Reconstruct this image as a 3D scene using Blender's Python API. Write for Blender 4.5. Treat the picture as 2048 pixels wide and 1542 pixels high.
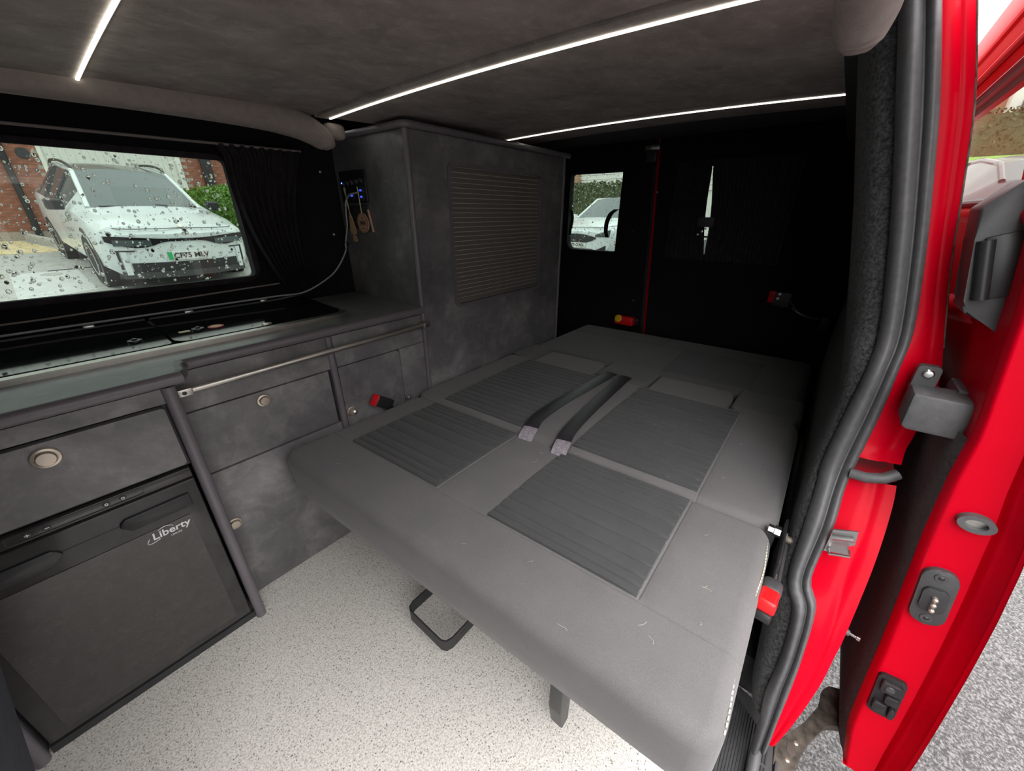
import bpy, bmesh, math, random
from mathutils import Matrix, Vector

scene = bpy.context.scene
for o in list(bpy.data.objects):
    bpy.data.objects.remove(o, do_unlink=True)
COL = scene.collection
PI = math.pi

# ------------------------------------------------------------------ camera
# x runs towards the tail of the van, y across it towards the kitchen, z up from the van floor
cam_d = bpy.data.cameras.new('camera')
cam = bpy.data.objects.new('camera', cam_d)
COL.objects.link(cam)
right = Vector((0.6300, -0.7766, 0.0029))
down = Vector((-0.3226, -0.2652, -0.9087))
fwd = Vector((0.7064, 0.5715, -0.4176))
fwd.normalize(); right = (right - fwd*right.dot(fwd)).normalized(); down = fwd.cross(right)
M = Matrix((( right.x, -down.x, -fwd.x, 0.0), (right.y, -down.y, -fwd.y, 0.0),
            (right.z, -down.z, -fwd.z, 1.15), (0, 0, 0, 1)))
cam.matrix_world = M
cam_d.sensor_fit = 'HORIZONTAL'
cam_d.sensor_width = 36.0
cam_d.lens = 757.0/2048.0*36.0
cam_d.clip_start = 0.02
cam_d.clip_end = 300
scene.camera = cam

# ------------------------------------------------------------------ overcast sky
w = bpy.data.worlds.new('overcast'); scene.world = w; w.use_nodes = True
nt = w.node_tree
bg = nt.nodes['Background']
tc = nt.nodes.new('ShaderNodeTexCoord'); sep = nt.nodes.new('ShaderNodeSeparateXYZ')
mr = nt.nodes.new('ShaderNodeMapRange'); cr = nt.nodes.new('ShaderNodeValToRGB')
nt.links.new(tc.outputs['Generated'], sep.inputs[0]); nt.links.new(sep.outputs['Z'], mr.inputs[0])
mr.inputs[1].default_value = 0.0; mr.inputs[2].default_value = 1.0
nt.links.new(mr.outputs[0], cr.inputs[0])
cr.color_ramp.elements[0].color = (0.36, 0.36, 0.36, 1)
cr.color_ramp.elements[1].color = (1.0, 0.99, 0.98, 1)
nt.links.new(cr.outputs[0], bg.inputs[0])
bg.inputs[1].default_value = 1.6

scene.view_settings.view_transform = 'Standard'
scene.view_settings.look = 'None'
scene.view_settings.gamma = 1.0
scene.view_settings.use_curve_mapping = False
scene.view_settings.exposure = 2.45
LED_STRENGTH = 0.9

# ------------------------------------------------------------------ materials
MATS = {}
def nodes_of(name):
    m = bpy.data.materials.new(name); m.use_nodes = True
    n = m.node_tree.nodes; l = m.node_tree.links
    return m, n, l, n['Principled BSDF']
def coords(n, l, scale=(1, 1, 1)):
    t = n.new('ShaderNodeTexCoord'); mp = n.new('ShaderNodeMapping')
    mp.inputs['Scale'].default_value = scale
    l.new(t.outputs['Object'], mp.inputs[0]); return mp.outputs[0]
def noise(n, l, co, scale, detail=4, rough=0.55, dist=0.0):
    t = n.new('ShaderNodeTexNoise'); t.inputs['Scale'].default_value = scale
    t.inputs['Detail'].default_value = detail; t.inputs['Roughness'].default_value = rough
    t.inputs['Distortion'].default_value = dist
    l.new(co, t.inputs['Vector']); return t.outputs['Fac']
def ramp(n, l, fac, stops):
    r = n.new('ShaderNodeValToRGB'); e = r.color_ramp.elements
    while len(e) < len(stops): e.new(0.5)
    for k, (p, c) in enumerate(stops):
        e[k].position = p; e[k].color = (*c, 1)
    l.new(fac, r.inputs[0]); return r.outputs[0]
def bump(n, l, h, b, strength=0.3, dist=0.002):
    t = n.new('ShaderNodeBump'); t.inputs['Strength'].default_value = strength
    t.inputs['Distance'].default_value = dist
    l.new(h, t.inputs['Height']); l.new(t.outputs[0], b.inputs['Normal'])
def mix(n, l, fac, a, b, mode='MIX'):
    t = n.new('ShaderNodeMix'); t.data_type = 'RGBA'; t.blend_type = mode
    if isinstance(fac, float): t.inputs[0].default_value = fac
    else: l.new(fac, t.inputs[0])
    for s, v in ((6, a), (7, b)):
        if isinstance(v, tuple): t.inputs[s].default_value = (*v, 1)
        else: l.new(v, t.inputs[s])
    return t.outputs[2]

def plain(name, col, rough=0.5, metal=0.0, spec=0.5, coat=0.0, var=0.12, vscale=30, bmp=0.0, bscale=400):
    m, n, l, b = nodes_of(name)
    co = coords(n, l)
    f = noise(n, l, co, vscale)
    lo = tuple(c*(1-var) for c in col); hi = tuple(min(1, c*(1+var)) for c in col)
    l.new(ramp(n, l, f, [(0.3, lo), (0.7, hi)]), b.inputs['Base Color'])
    b.inputs['Roughness'].default_value = rough; b.inputs['Metallic'].default_value = metal
    b.inputs['Specular IOR Level'].default_value = spec
    if coat: b.inputs['Coat Weight'].default_value = coat; b.inputs['Coat Roughness'].default_value = 0.04
    if bmp: bump(n, l, noise(n, l, co, bscale, 2), b, bmp)
    MATS[name] = m; return m

def cloudy(name, dark, mid, light, scale, rough, bmp=0.1, stretch=(1, 1, 1), spec=0.5):
    m, n, l, b = nodes_of(name)
    co = coords(n, l, stretch)
    a = noise(n, l, co, scale, 8, 0.66, 0.3); c = noise(n, l, co, scale*3.1, 7, 0.68, 0.5)
    base = ramp(n, l, a, [(0.30, dark), (0.52, mid), (0.74, light)])
    streak = ramp(n, l, c, [(0.50, (0, 0, 0)), (0.80, tuple(x*0.45 for x in light))])
    l.new(mix(n, l, 0.8, base, streak, 'ADD'), b.inputs['Base Color'])
    b.inputs['Roughness'].default_value = rough; b.inputs['Specular IOR Level'].default_value = spec
    bump(n, l, noise(n, l, co, scale*20, 3), b, bmp)
    MATS[name] = m; return m

LAM = cloudy('laminate', (0.088, 0.084, 0.088), (0.145, 0.139, 0.143), (0.27, 0.258, 0.258), 5.0, 0.42, 0.06)
WORK = cloudy('worktop_laminate', (0.13, 0.145, 0.142), (0.17, 0.185, 0.182), (0.22, 0.235, 0.232), 7.0, 0.34, 0.08)  # green tint puts the window's reflection into the laminate colour
SUEDE = cloudy('suede', (0.21, 0.18, 0.17), (0.30, 0.26, 0.245), (0.38, 0.33, 0.31), 8.0, 0.9, 0.25, (1, 1.25, 1), 0.2)
TRIM = plain('edge_trim', (0.15, 0.135, 0.15), 0.38, var=0.05)
BOLSTER = plain('bolster_fabric', (0.27, 0.23, 0.215), 0.9, spec=0.2, var=0.1, vscale=60, bmp=0.3, bscale=500)
BLACK = plain('black_plastic', (0.020, 0.020, 0.022), 0.38, var=0.2)
BLACKM = plain('black_satin', (0.030, 0.030, 0.032), 0.55, var=0.2)
RUBBER = plain('rubber', (0.085, 0.084, 0.088), 0.5, var=0.15, vscale=80, bmp=0.12, bscale=260)
GREYPL = plain('dark_grey_plastic', (0.055, 0.055, 0.058), 0.45, var=0.15, bmp=0.1, bscale=300)
RED = plain('red_paint', (0.56, 0.0004, 0.013), 0.36, spec=0.07, coat=0.03, var=0.04, vscale=8)
REDPL = plain('red_plastic', (0.72, 0.010, 0.014), 0.35, var=0.05)
YELPL = plain('yellow_plastic', (0.75, 0.50, 0.02), 0.4, var=0.1)
STEEL = plain('steel', (0.62, 0.62, 0.62), 0.28, metal=1.0, var=0.1)
ALU = plain('brushed_aluminium', (0.60, 0.575, 0.53), 0.36, metal=1.0, var=0.06)
KNOB = plain('champagne_knob', (0.60, 0.52, 0.44), 0.34, metal=0.75, var=0.04)
RUST = plain('worn_steel', (0.10, 0.085, 0.07), 0.55, metal=0.3, var=0.6, vscale=45, bmp=0.2, bscale=120)
WOOD = plain('light_wood', (0.62, 0.43, 0.22), 0.6, var=0.2, vscale=60)
WOOD2 = plain('pink_wood', (0.55, 0.34, 0.23), 0.6, var=0.15, vscale=60)
INK = plain('burnt_print', (0.12, 0.05, 0.03), 0.8)
CREAM = plain('cream_string', (0.75, 0.68, 0.42), 0.7)
CABLE = plain('grey_cable', (0.42, 0.43, 0.45), 0.45, var=0.05)
WHITE = plain('white_print', (0.85, 0.85, 0.85), 0.5, var=0.02)
HAIRM = plain('pale_hair', (0.62, 0.56, 0.45), 0.6)
STITCH = plain('pale_stitching', (0.72, 0.68, 0.52), 0.7)
CURT = plain('black_curtain', (0.026, 0.022, 0.026), 0.85, spec=0.2, var=0.3, bmp=0.2, bscale=500)
SEATF = plain('navy_seat_fabric', (0.055, 0.06, 0.075), 0.85, spec=0.2, bmp=0.3, bscale=600)
HOBGL = plain('black_glass', (0.006, 0.006, 0.007), 0.05, spec=0.6, var=0.0)
FRIDGE = plain('fridge_gloss', (0.045, 0.043, 0.043), 0.16, spec=0.55, var=0.25, vscale=14)
FRPANEL = cloudy('fridge_panel', (0.052, 0.048, 0.046), (0.058, 0.054, 0.052), (0.066, 0.062, 0.060), 26.0, 0.22, 0.02)
SLAT = plain('tambour_slat', (0.15, 0.135, 0.12), 0.42, var=0.06)
SLATB = plain('tambour_highlight', (0.55, 0.52, 0.47), 0.4, var=0.05)  # pale backing seen through the gaps, painting the slat-edge highlights

def carpet(name, col, strength=0.8, scale=260, var=0.5):
    m, n, l, b = nodes_of(name)
    co = coords(n, l)
    f = noise(n, l, co, scale, 3, 0.7)
    l.new(ramp(n, l, f, [(0.3, tuple(c*(1-var) for c in col)), (0.7, tuple(c*(1+var) for c in col))]), b.inputs['Base Color'])
    b.inputs['Roughness'].default_value = 1.0; b.inputs['Specular IOR Level'].default_value = 0.05
    bump(n, l, f, b, strength, 0.004)
    b.inputs['Sheen Weight'].default_value = 0.12; b.inputs['Sheen Roughness'].default_value = 0.6
    MATS[name] = m; return m
CARPET = carpet('lining_carpet', (0.007, 0.007, 0.009))
CARPETG = carpet('pillar_carpet', (0.050, 0.050, 0.052), 1.0, 150, 0.9)
DOORCARD = carpet('door_carpet', (0.035, 0.031, 0.030), 1.0, 120, 0.6)

def fabric(name, col, rib=False):
    m, n, l, b = nodes_of(name)
    co = coords(n, l)
    f = noise(n, l, co, 900, 2, 0.6); g = noise(n, l, co, 9, 5, 0.6)
    c1 = ramp(n, l, f, [(0.3, tuple(c*0.82 for c in col)), (0.7, tuple(c*1.2 for c in col))])
    c2 = ramp(n, l, g, [(0.35, (0.45, 0.45, 0.45)), (0.75, (0.58, 0.565, 0.55))])
    l.new(mix(n, l, 0.6, c1, c2, 'OVERLAY'), b.inputs['Base Color'])
    b.inputs['Roughness'].default_value = 0.95; b.inputs['Specular IOR Level'].default_value = 0.15
    b.inputs['Sheen Weight'].default_value = 0.15
    bump(n, l, f, b, 0.35, 0.001)
    MATS[name] = m; return m
FAB = fabric('seat_fabric', (0.148, 0.142, 0.143))
FABD = fabric('seat_insert', (0.070, 0.071, 0.073))
FABH = fabric('head_fabric', (0.105, 0.102, 0.102))
BELT = plain('belt_webbing', (0.028, 0.025, 0.03), 0.35, spec=0.6, var=0.2, bmp=0.2, bscale=300)
BELTL = plain('belt_webbing_sheen', (0.30, 0.26, 0.30), 0.4, spec=0.6, var=0.35, vscale=120)  # worn sheen of the belt ends put into a paler colour

def vinyl():
    m, n, l, b = nodes_of('speckled_vinyl')
    co = coords(n, l)
    g = noise(n, l, co, 260, 3, 0.7); s = noise(n, l, co, 330, 1, 0.5)
    base = ramp(n, l, g, [(0.36, (0.44, 0.41, 0.38)), (0.50, (0.76, 0.72, 0.67)), (0.66, (0.88, 0.84, 0.79))])
    v = n.new('ShaderNodeTexVoronoi'); v.inputs['Scale'].default_value = 150; l.new(co, v.inputs['Vector'])
    d = ramp(n, l, v.outputs['Distance'], [(0.14, (0.10, 0.095, 0.09)), (0.25, (1, 1, 1))])
    keep = ramp(n, l, noise(n, l, co, 75, 1), [(0.47, (1, 1, 1)), (0.52, (0, 0, 0))])
    d2 = mix(n, l, keep, d, (1.0, 1.0, 1.0))
    l.new(mix(n, l, 1.0, base, d2, 'MULTIPLY'), b.inputs['Base Color'])
    b.inputs['Roughness'].default_value = 0.55; b.inputs['Specular IOR Level'].default_value = 0.35
    return m
VINYL = vinyl()
def tarmac(name, a, b_, c, scale):
    m, n, l, b = nodes_of(name)
    co = coords(n, l)
    g = noise(n, l, co, scale, 3, 0.75)
    l.new(ramp(n, l, g, [(0.36, a), (0.5, b_), (0.62, c)]), b.inputs['Base Color'])
    b.inputs['Roughness'].default_value = 0.8
    bump(n, l, g, b, 0.6, 0.006)
    return m
TARMAC = tarmac('tarmac', (0.016, 0.015, 0.015), (0.058, 0.056, 0.056), (0.15, 0.146, 0.146), 110)
CONC = tarmac('drive_concrete', (0.40, 0.385, 0.36), (0.47, 0.45, 0.425), (0.54, 0.525, 0.50), 9)
SLAB = tarmac('pale_slab', (0.58, 0.57, 0.56), (0.64, 0.63, 0.62), (0.70, 0.69, 0.68), 7)
GRAVEL = tarmac('golden_gravel', (0.30, 0.22, 0.10), (0.72, 0.56, 0.30), (0.92, 0.80, 0.55), 22)
BRICK = tarmac('brick_face', (0.24, 0.075, 0.045), (0.34, 0.12, 0.075), (0.44, 0.18, 0.12), 6)
MORTAR = tarmac('mortar', (0.38, 0.30, 0.25), (0.44, 0.36, 0.30), (0.50, 0.42, 0.36), 30)
GARAGE = plain('garage_white', (0.82, 0.82, 0.76), 0.5, var=0.03)
CARW = plain('white_car_paint', (0.70, 0.76, 0.76), 0.25, coat=0.6, var=0.02)
CARD = plain('dark_car_paint', (0.06, 0.06, 0.07), 0.25, coat=0.6, var=0.05)
CARGL = plain('car_glass', (0.05, 0.075, 0.08), 0.06, spec=0.9, var=0.02)
TYRE = plain('tyre', (0.025, 0.025, 0.025), 0.8)
PLATE = plain('plate_white', (0.80, 0.80, 0.76), 0.5, var=0.02)
PLATEY = plain('plate_yellow', (0.85, 0.62, 0.05), 0.5, var=0.02)
GREEN = plain('plate_green', (0.02, 0.45, 0.15), 0.5)
TAIL = plain('tail_red', (0.55, 0.02, 0.03), 0.2)
STONE = plain('house_brick_far', (0.42, 0.24, 0.15), 0.9, var=0.2, vscale=12)
RENDER = plain('pale_render', (0.40, 0.395, 0.39), 0.85, var=0.06, vscale=4)
GRASS = plain('grass', (0.16, 0.34, 0.05), 0.9, var=0.5, vscale=25)
def leafm(name, a, c):
    m, n, l, b = nodes_of(name)
    f = noise(n, l, coords(n, l), 14, 3, 0.7)
    l.new(ramp(n, l, f, [(0.3, a), (0.7, c)]), b.inputs['Base Color'])
    b.inputs['Roughness'].default_value = 0.55
    return m
LEAF = leafm('hedge_leaf', (0.05, 0.13, 0.012), (0.22, 0.42, 0.05))
LEAFD = leafm('dark_hedge_leaf', (0.03, 0.045, 0.02), (0.16, 0.19, 0.08))
def emit(name, col, s):
    m = bpy.data.materials.new(name); m.use_nodes = True
    n = m.node_tree.nodes; l = m.node_tree.links
    b = n['Principled BSDF']; b.inputs['Base Color'].default_value = (*col, 1)
    b.inputs['Emission Color'].default_value = (*col, 1); b.inputs['Emission Strength'].default_value = s
    return m
LED = emit('led_light', (1.0, 0.98, 0.84), LED_STRENGTH)
BLUE = emit('blue_indicator', (0.05, 0.12, 1.0), 2.0)
BLUED = emit('blue_indicator_dim', (0.03, 0.07, 0.8), 0.35)
def glassy(name, tint, ior=1.35):
    m = bpy.data.materials.new(name); m.use_nodes = True
    n = m.node_tree.nodes; l = m.node_tree.links; n.clear()
    out = n.new('ShaderNodeOutputMaterial'); tr = n.new('ShaderNodeBsdfTransparent'); gl = n.new('ShaderNodeBsdfGlossy')
    fr = n.new('ShaderNodeFresnel'); mx = n.new('ShaderNodeMixShader')
    tr.inputs[0].default_value = (*tint, 1); gl.inputs['Roughness'].default_value = 0.01
    gl.inputs['Color'].default_value = (1, 1, 1, 1); fr.inputs['IOR'].default_value = ior
    ge = n.new('ShaderNodeNewGeometry'); inv = n.new('ShaderNodeMath'); inv.operation = 'SUBTRACT'; inv.inputs[0].default_value = 1.0
    ml = n.new('ShaderNodeMath'); ml.operation = 'MULTIPLY'
    l.new(ge.outputs['Backfacing'], inv.inputs[1]); l.new(inv.outputs[0], ml.inputs[0]); l.new(fr.outputs[0], ml.inputs[1])
    l.new(ml.outputs[0], mx.inputs[0]); l.new(tr.outputs[0], mx.inputs[1]); l.new(gl.outputs[0], mx.inputs[2])
    l.new(mx.outputs[0], out.inputs[0]); return m
VANGL = glassy('tinted_window_glass', (0.42, 0.46, 0.44))
DOORGL = glassy('door_window_glass', (0.62, 0.65, 0.63), 1.14)
DROP, _n, _l, _b = nodes_of('water_drop')
_b.inputs['Transmission Weight'].default_value = 1.0; _b.inputs['IOR'].default_value = 1.33
_b.inputs['Roughness'].default_value = 0.0; _b.inputs['Base Color'].default_value = (0.9, 0.93, 0.93, 1)

# ------------------------------------------------------------------ builders
ORI = {}
def world_origin(o):
    return ORI.get(o.name, Vector((0, 0, 0)))
def thing(name, label, cat, loc, group=None):
    o = bpy.data.objects.new(name, None); COL.objects.link(o)
    o.location = loc; o.empty_display_size = 0.05
    o['label'] = label; o['category'] = cat
    if group: o['group'] = group
    ORI[o.name] = Vector(loc); return o
def tag(o, label, cat, group=None):
    o['label'] = label; o['category'] = cat
    if group: o['group'] = group
    return o
def struct(o, label=None):
    o['kind'] = 'structure'
    if label: o['label'] = label
    return o
def from_bm(name, bm, mat, parent=None, smooth=True, angle=40):
    bmesh.ops.recalc_face_normals(bm, faces=bm.faces)
    if parent is not None:
        org = world_origin(parent)
    else:
        xs = [v.co for v in bm.verts]
        org = Vector(((min(v.x for v in xs)+max(v.x for v in xs))/2, (min(v.y for v in xs)+max(v.y for v in xs))/2, min(v.z for v in xs)))
    bmesh.ops.translate(bm, verts=bm.verts, vec=-org)
    me = bpy.data.meshes.new(name); bm.to_mesh(me); bm.free()
    me.materials.append(mat)
    if smooth:
        for p in me.polygons: p.use_smooth = True
        try: me.set_sharp_from_angle(angle=math.radians(angle))
        except Exception: pass
    o = bpy.data.objects.new(name, me); COL.objects.link(o)
    if parent is not None: o.parent = parent; ORI[o.name] = org
    else: o.location = org; ORI[o.name] = org
    return o
def from_py(name, vs, fs, mat, parent=None, smooth=True, angle=40):
    bm = bmesh.new(); v = [bm.verts.new(p) for p in vs]
    for f in fs:
        try: bm.faces.new([v[i] for i in f])
        except ValueError: pass
    return from_bm(name, bm, mat, parent, smooth, angle)
def add_box(bm, x0, x1, y0, y1, z0, z1, bev=0.0, seg=2, mat4=None):
    r = bmesh.ops.create_cube(bm, size=1.0)
    vs = r['verts']
    bmesh.ops.scale(bm, verts=vs, vec=(x1-x0, y1-y0, z1-z0))
    bmesh.ops.translate(bm, verts=vs, vec=((x0+x1)/2, (y0+y1)/2, (z0+z1)/2))
    if bev > 0:
        es = list({e for v in vs for e in v.link_edges})
        r2 = bmesh.ops.bevel(bm, geom=es, offset=bev, segments=seg, profile=0.5, affect='EDGES')
        vs = list({v for f in r2['faces'] for v in f.verts} | {v for v in vs if v.is_valid})
    if mat4 is not None: bmesh.ops.transform(bm, matrix=mat4, verts=vs)
    return vs
def box(name, x0, x1, y0, y1, z0, z1, mat, parent=None, bev=0.0, seg=2, mat4=None):
    bm = bmesh.new(); add_box(bm, x0, x1, y0, y1, z0, z1, bev, seg, mat4)
    return from_bm(name, bm, mat, parent)
def frame_of(t, up=Vector((0, 0, 1))):
    t = t.normalized()
    a = up if abs(t.dot(up)) < 0.95 else Vector((1, 0, 0))
    s = t.cross(a).normalized(); return s, s.cross(t).normalized()
def add_tube(bm, pts, r, n=10, rr=None, flat=1.0, cap=True):
    pts = [Vector(p) for p in pts]; rings = []
    for i, p in enumerate(pts):
        t = pts[min(i+1, len(pts)-1)] - pts[max(i-1, 0)]
        s, u = frame_of(t); ri = rr[i] if rr else r
        rings.append([bm.verts.new(p + s*math.cos(2*PI*k/n)*ri + u*math.sin(2*PI*k/n)*ri*flat) for k in range(n)])
    for a, b in zip(rings, rings[1:]):
        for k in range(n): bm.faces.new((a[k], a[(k+1) % n], b[(k+1) % n], b[k]))
    if cap:
        bm.faces.new(rings[0][::-1]); bm.faces.new(rings[-1])
def tube(name, pts, r, mat, parent=None, n=10, rr=None, flat=1.0):
    bm = bmesh.new(); add_tube(bm, pts, r, n, rr, flat); return from_bm(name, bm, mat, parent)
def smooth_path(pts, k=6):
    P = [Vector(p) for p in pts]; out = []
    for i in range(len(P)-1):
        a, b, c, d = P[max(i-1, 0)], P[i], P[i+1], P[min(i+2, len(P)-1)]
        for j in range(k):
            t = j/k
            out.append(0.5*((2*b)+(c-a)*t+(2*a-5*b+4*c-d)*t*t+(3*b-a-3*c+d)*t**3))
    out.append(P[-1]); return out
def disc_stack(name, c, axis, prof, mat, parent=None, n=24):
    """lathe: prof = list of (radius, offset along axis)"""
    axis = Vector(axis).normalized(); s, u = frame_of(axis); c = Vector(c); bm = bmesh.new(); rings = []
    for r, h in prof:
        rings.append([bm.verts.new(c+axis*h+(s*math.cos(2*PI*k/n)+u*math.sin(2*PI*k/n))*max(r, 1e-5)) for k in range(n)])
    for a, b in zip(rings, rings[1:]):
        for k in range(n): bm.faces.new((a[k], a[(k+1) % n], b[(k+1) % n], b[k]))
    bm.faces.new(rings[0][::-1]); bm.faces.new(rings[-1])
    return from_bm(name, bm, mat, parent, angle=35)
def add_prism(bm, poly, axis, a0, a1):
    """poly in the two other axes (x: (y,z); y: (x,z); z: (x,y)) extruded a0..a1"""
    def P(p, a):
        return {'x': (a, p[0], p[1]), 'y': (p[0], a, p[1]), 'z': (p[0], p[1], a)}[axis]
    A = [bm.verts.new(P(p, a0)) for p in poly]; B = [bm.verts.new(P(p, a1)) for p in poly]
    n = len(poly); bm.faces.new(A); bm.faces.new(B[::-1])
    for i in range(n): bm.faces.new((A[i], A[(i+1) % n], B[(i+1) % n], B[i]))
def prism(name, poly, axis, a0, a1, mat, parent=None, bev=0.0):
    bm = bmesh.new(); add_prism(bm, poly, axis, a0, a1)
    if bev: bmesh.ops.bevel(bm, geom=list(bm.edges), offset=bev, segments=2, profile=0.5, affect='EDGES')
    return from_bm(name, bm, mat, parent)
def rrect(x0, x1, z0, z1, r, n=6, rs=None):
    out = []; rs = rs or (r, r, r, r)
    for (cx, cz, a, q) in ((x1, z1, 0, rs[0]), (x0, z1, 90, rs[1]), (x0, z0, 180, rs[2]), (x1, z0, 270, rs[3])):
        sx = -1 if cx == x1 else 1; sz = -1 if cz == z1 else 1
        for k in range(n+1):
            t = math.radians(a+90*k/n)
            out.append((cx+sx*q+q*math.cos(t), cz+sz*q+q*math.sin(t)))
    return out
def ring_plate(name, outer, inner, axis, a0, a1, mat, parent=None):
    """flat plate between two loops of equal length"""
    bm = bmesh.new(); n = len(outer)
    def P(p, a):
        return {'x': (a, p[0], p[1]), 'y': (p[0], a, p[1]), 'z': (p[0], p[1], a)}[axis]
    L = [[bm.verts.new(P(p, a)) for p in lp] for lp in (outer, inner) for a in (a0, a1)]
    o0, o1, i0, i1 = L
    for k in range(n):
        j = (k+1) % n
        for q in ((o0[k], o0[j], i0[j], i0[k]), (o1[k], i1[k], i1[j], o1[j]), (o0[k], o1[k], o1[j], o0[j]), (i0[k], i0[j], i1[j], i1[k])):
            bm.faces.new(q)
    return from_bm(name, bm, mat, parent)
def on_rect(inner, x0, x1, z0, z1):
    """push each point of a loop out to a rectangle, corners kept"""
    cx = sum(p[0] for p in inner)/len(inner); cz = sum(p[1] for p in inner)/len(inner)
    out = []
    n = len(inner)//4
    corners = ((x1, z1), (x0, z1), (x0, z0), (x1, z0))
    for i, p in enumerate(inner):
        q = i//n; k = i % n; c = corners[q]
        if k == 0: e = (x1, p[1]) if q == 0 else (p[0], z1) if q == 1 else (x0, p[1]) if q == 2 else (p[0], z0)
        elif k == n-1: e = (p[0], z1) if q == 0 else (x0, p[1]) if q == 1 else (p[0], z0) if q == 2 else (x1, p[1])
        else: e = c
        out.append(e)
    return out
def surf(name, f, nu, nv, mat, parent=None, thick=0.0, tdir=(0, 0, 1)):
    bm = bmesh.new(); td = Vector(tdir)*thick
    G = [[Vector(f(i/nu, j/nv)) for j in range(nv+1)] for i in range(nu+1)]
    A = [[bm.verts.new(p) for p in row] for row in G]
    for i in range(nu):
        for j in range(nv): bm.faces.new((A[i][j], A[i+1][j], A[i+1][j+1], A[i][j+1]))
    if thick:
        B = [[bm.verts.new(p+td) for p in row] for row in G]
        for i in range(nu):
            for j in range(nv): bm.faces.new((B[i][j], B[i][j+1], B[i+1][j+1], B[i+1][j]))
        for i in range(nu):
            for j in (0, nv): bm.faces.new((A[i][j], A[i+1][j], B[i+1][j], B[i][j]))
        for j in range(nv):
            for i in (0, nu): bm.faces.new((A[i][j], A[i][j+1], B[i][j+1], B[i][j]))
    return from_bm(name, bm, mat, parent)
def text(name, s, size, mat, parent, mat4, extrude=0.0006, shear=0.0, bold=0.0, align='CENTER'):
    cu = bpy.data.curves.new('t', 'FONT'); cu.body = s; cu.size = size; cu.extrude = extrude
    cu.shear = shear; cu.offset = bold; cu.align_x = align; cu.align_y = 'CENTER'; cu.resolution_u = 3
    tmp = bpy.data.objects.new('t', cu); COL.objects.link(tmp)
    bpy.context.view_layer.update()
    me = bpy.data.meshes.new_from_object(tmp.evaluated_get(bpy.context.evaluated_depsgraph_get()))
    bpy.data.objects.remove(tmp, do_unlink=True)
    me.transform(Matrix.Translation(-world_origin(parent)) @ mat4)
    me.materials.clear(); me.materials.append(mat)
    o = bpy.data.objects.new(name, me); COL.objects.link(o); o.parent = parent; ORI[o.name] = world_origin(parent)
    return o
def axes(o, x, y, z):
    x, y, z = Vector(x), Vector(y), Vector(z); o = Vector(o)
    return Matrix(((x.x, y.x, z.x, o.x), (x.y, y.y, z.y, o.y), (x.z, y.z, z.z, o.z), (0, 0, 0, 1)))
def lerp(a, b, t): return a+(b-a)*t
def interp(tab, z):
    tab = sorted(tab)
    if z <= tab[0][0]: return tab[0][1]
    for (a, va), (b, vb) in zip(tab, tab[1:]):
        if z <= b: return lerp(va, vb, (z-a)/(b-a))
    return tab[-1][1]

# ================================================================== THE VAN SHELL
def ceil_z(x, y): return 1.394+0.034*x+0.011*(1-((y-0.70)/0.62)**2)
NEAR = [(0, -.135), (.3, -.10), (.6, -.095), (.77, -.099), (.906, -.071), (1.183, -.004), (1.426, .062), (1.55, .085)]

fl = struct(box('floor', -1.7, 2.45, -0.066, 1.70, -0.03, 0.0, VINYL), 'pale speckled vinyl floor of the van')

# kitchen-side wall with its window opening
wi = rrect(-0.62, 0.535, 0.925, 1.305, 0.018, 6)
wo = on_rect(wi, -1.7, 1.3, -0.03, 1.50)
wr = struct(ring_plate('wall_right', wo, wi, 'y', 1.665, 1.715, CARPET), 'black carpeted side wall behind the kitchen units')
box('wall_panel', 1.3, 2.5, 1.665, 1.715, -0.03, 1.56, CARPET, wr)
ring_plate('window_seal', rrect(-0.632, 0.547, 0.913, 1.317, 0.05, 6), rrect(-0.615, 0.53, 0.93, 1.30, 0.018, 6), 'y', 1.655, 1.668, CURT, wr)

win1 = struct(box('window_1', -0.63, 0.545, 1.695, 1.700, 0.915, 1.315, VANGL), 'tinted side window speckled with rain')
def drops(name, n, x0, x1, z0, z1, place, parent, rmin, rmax, seed):
    rnd = random.Random(seed); bm = bmesh.new()
    for _ in range(n):
        x = rnd.uniform(x0, x1); z = rnd.uniform(z0, z1); r = rmin+(rmax-rmin)*rnd.random()**3
        k = 7; sx = rnd.uniform(0.8, 1.15); sz = rnd.uniform(0.9, 1.4)
        rings = []
        for (h, q) in ((0.0, 1.0), (0.38, 0.86), (0.62, 0.5)):
            rings.append([bm.verts.new(place(x+r*q*sx*math.cos(2*PI*t/k), z+r*q*sz*math.sin(2*PI*t/k), r*h)) for t in range(k)])
        for a, b in zip(rings, rings[1:]):
            for t in range(k): bm.faces.new((a[t], a[(t+1) % k], b[(t+1) % k], b[t]))
        bm.faces.new(rings[-1]); bm.faces.new(rings[0][::-1])
    o = from_bm(name, bm, DROP, parent, angle=80); o['kind'] = 'stuff'; return o
drops('raindrops', 1300, -0.2, 0.53, 0.93, 1.30, lambda x, z, h: (x, 1.7002+h, z), win1, 0.0012, 0.0060, 3)

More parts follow.
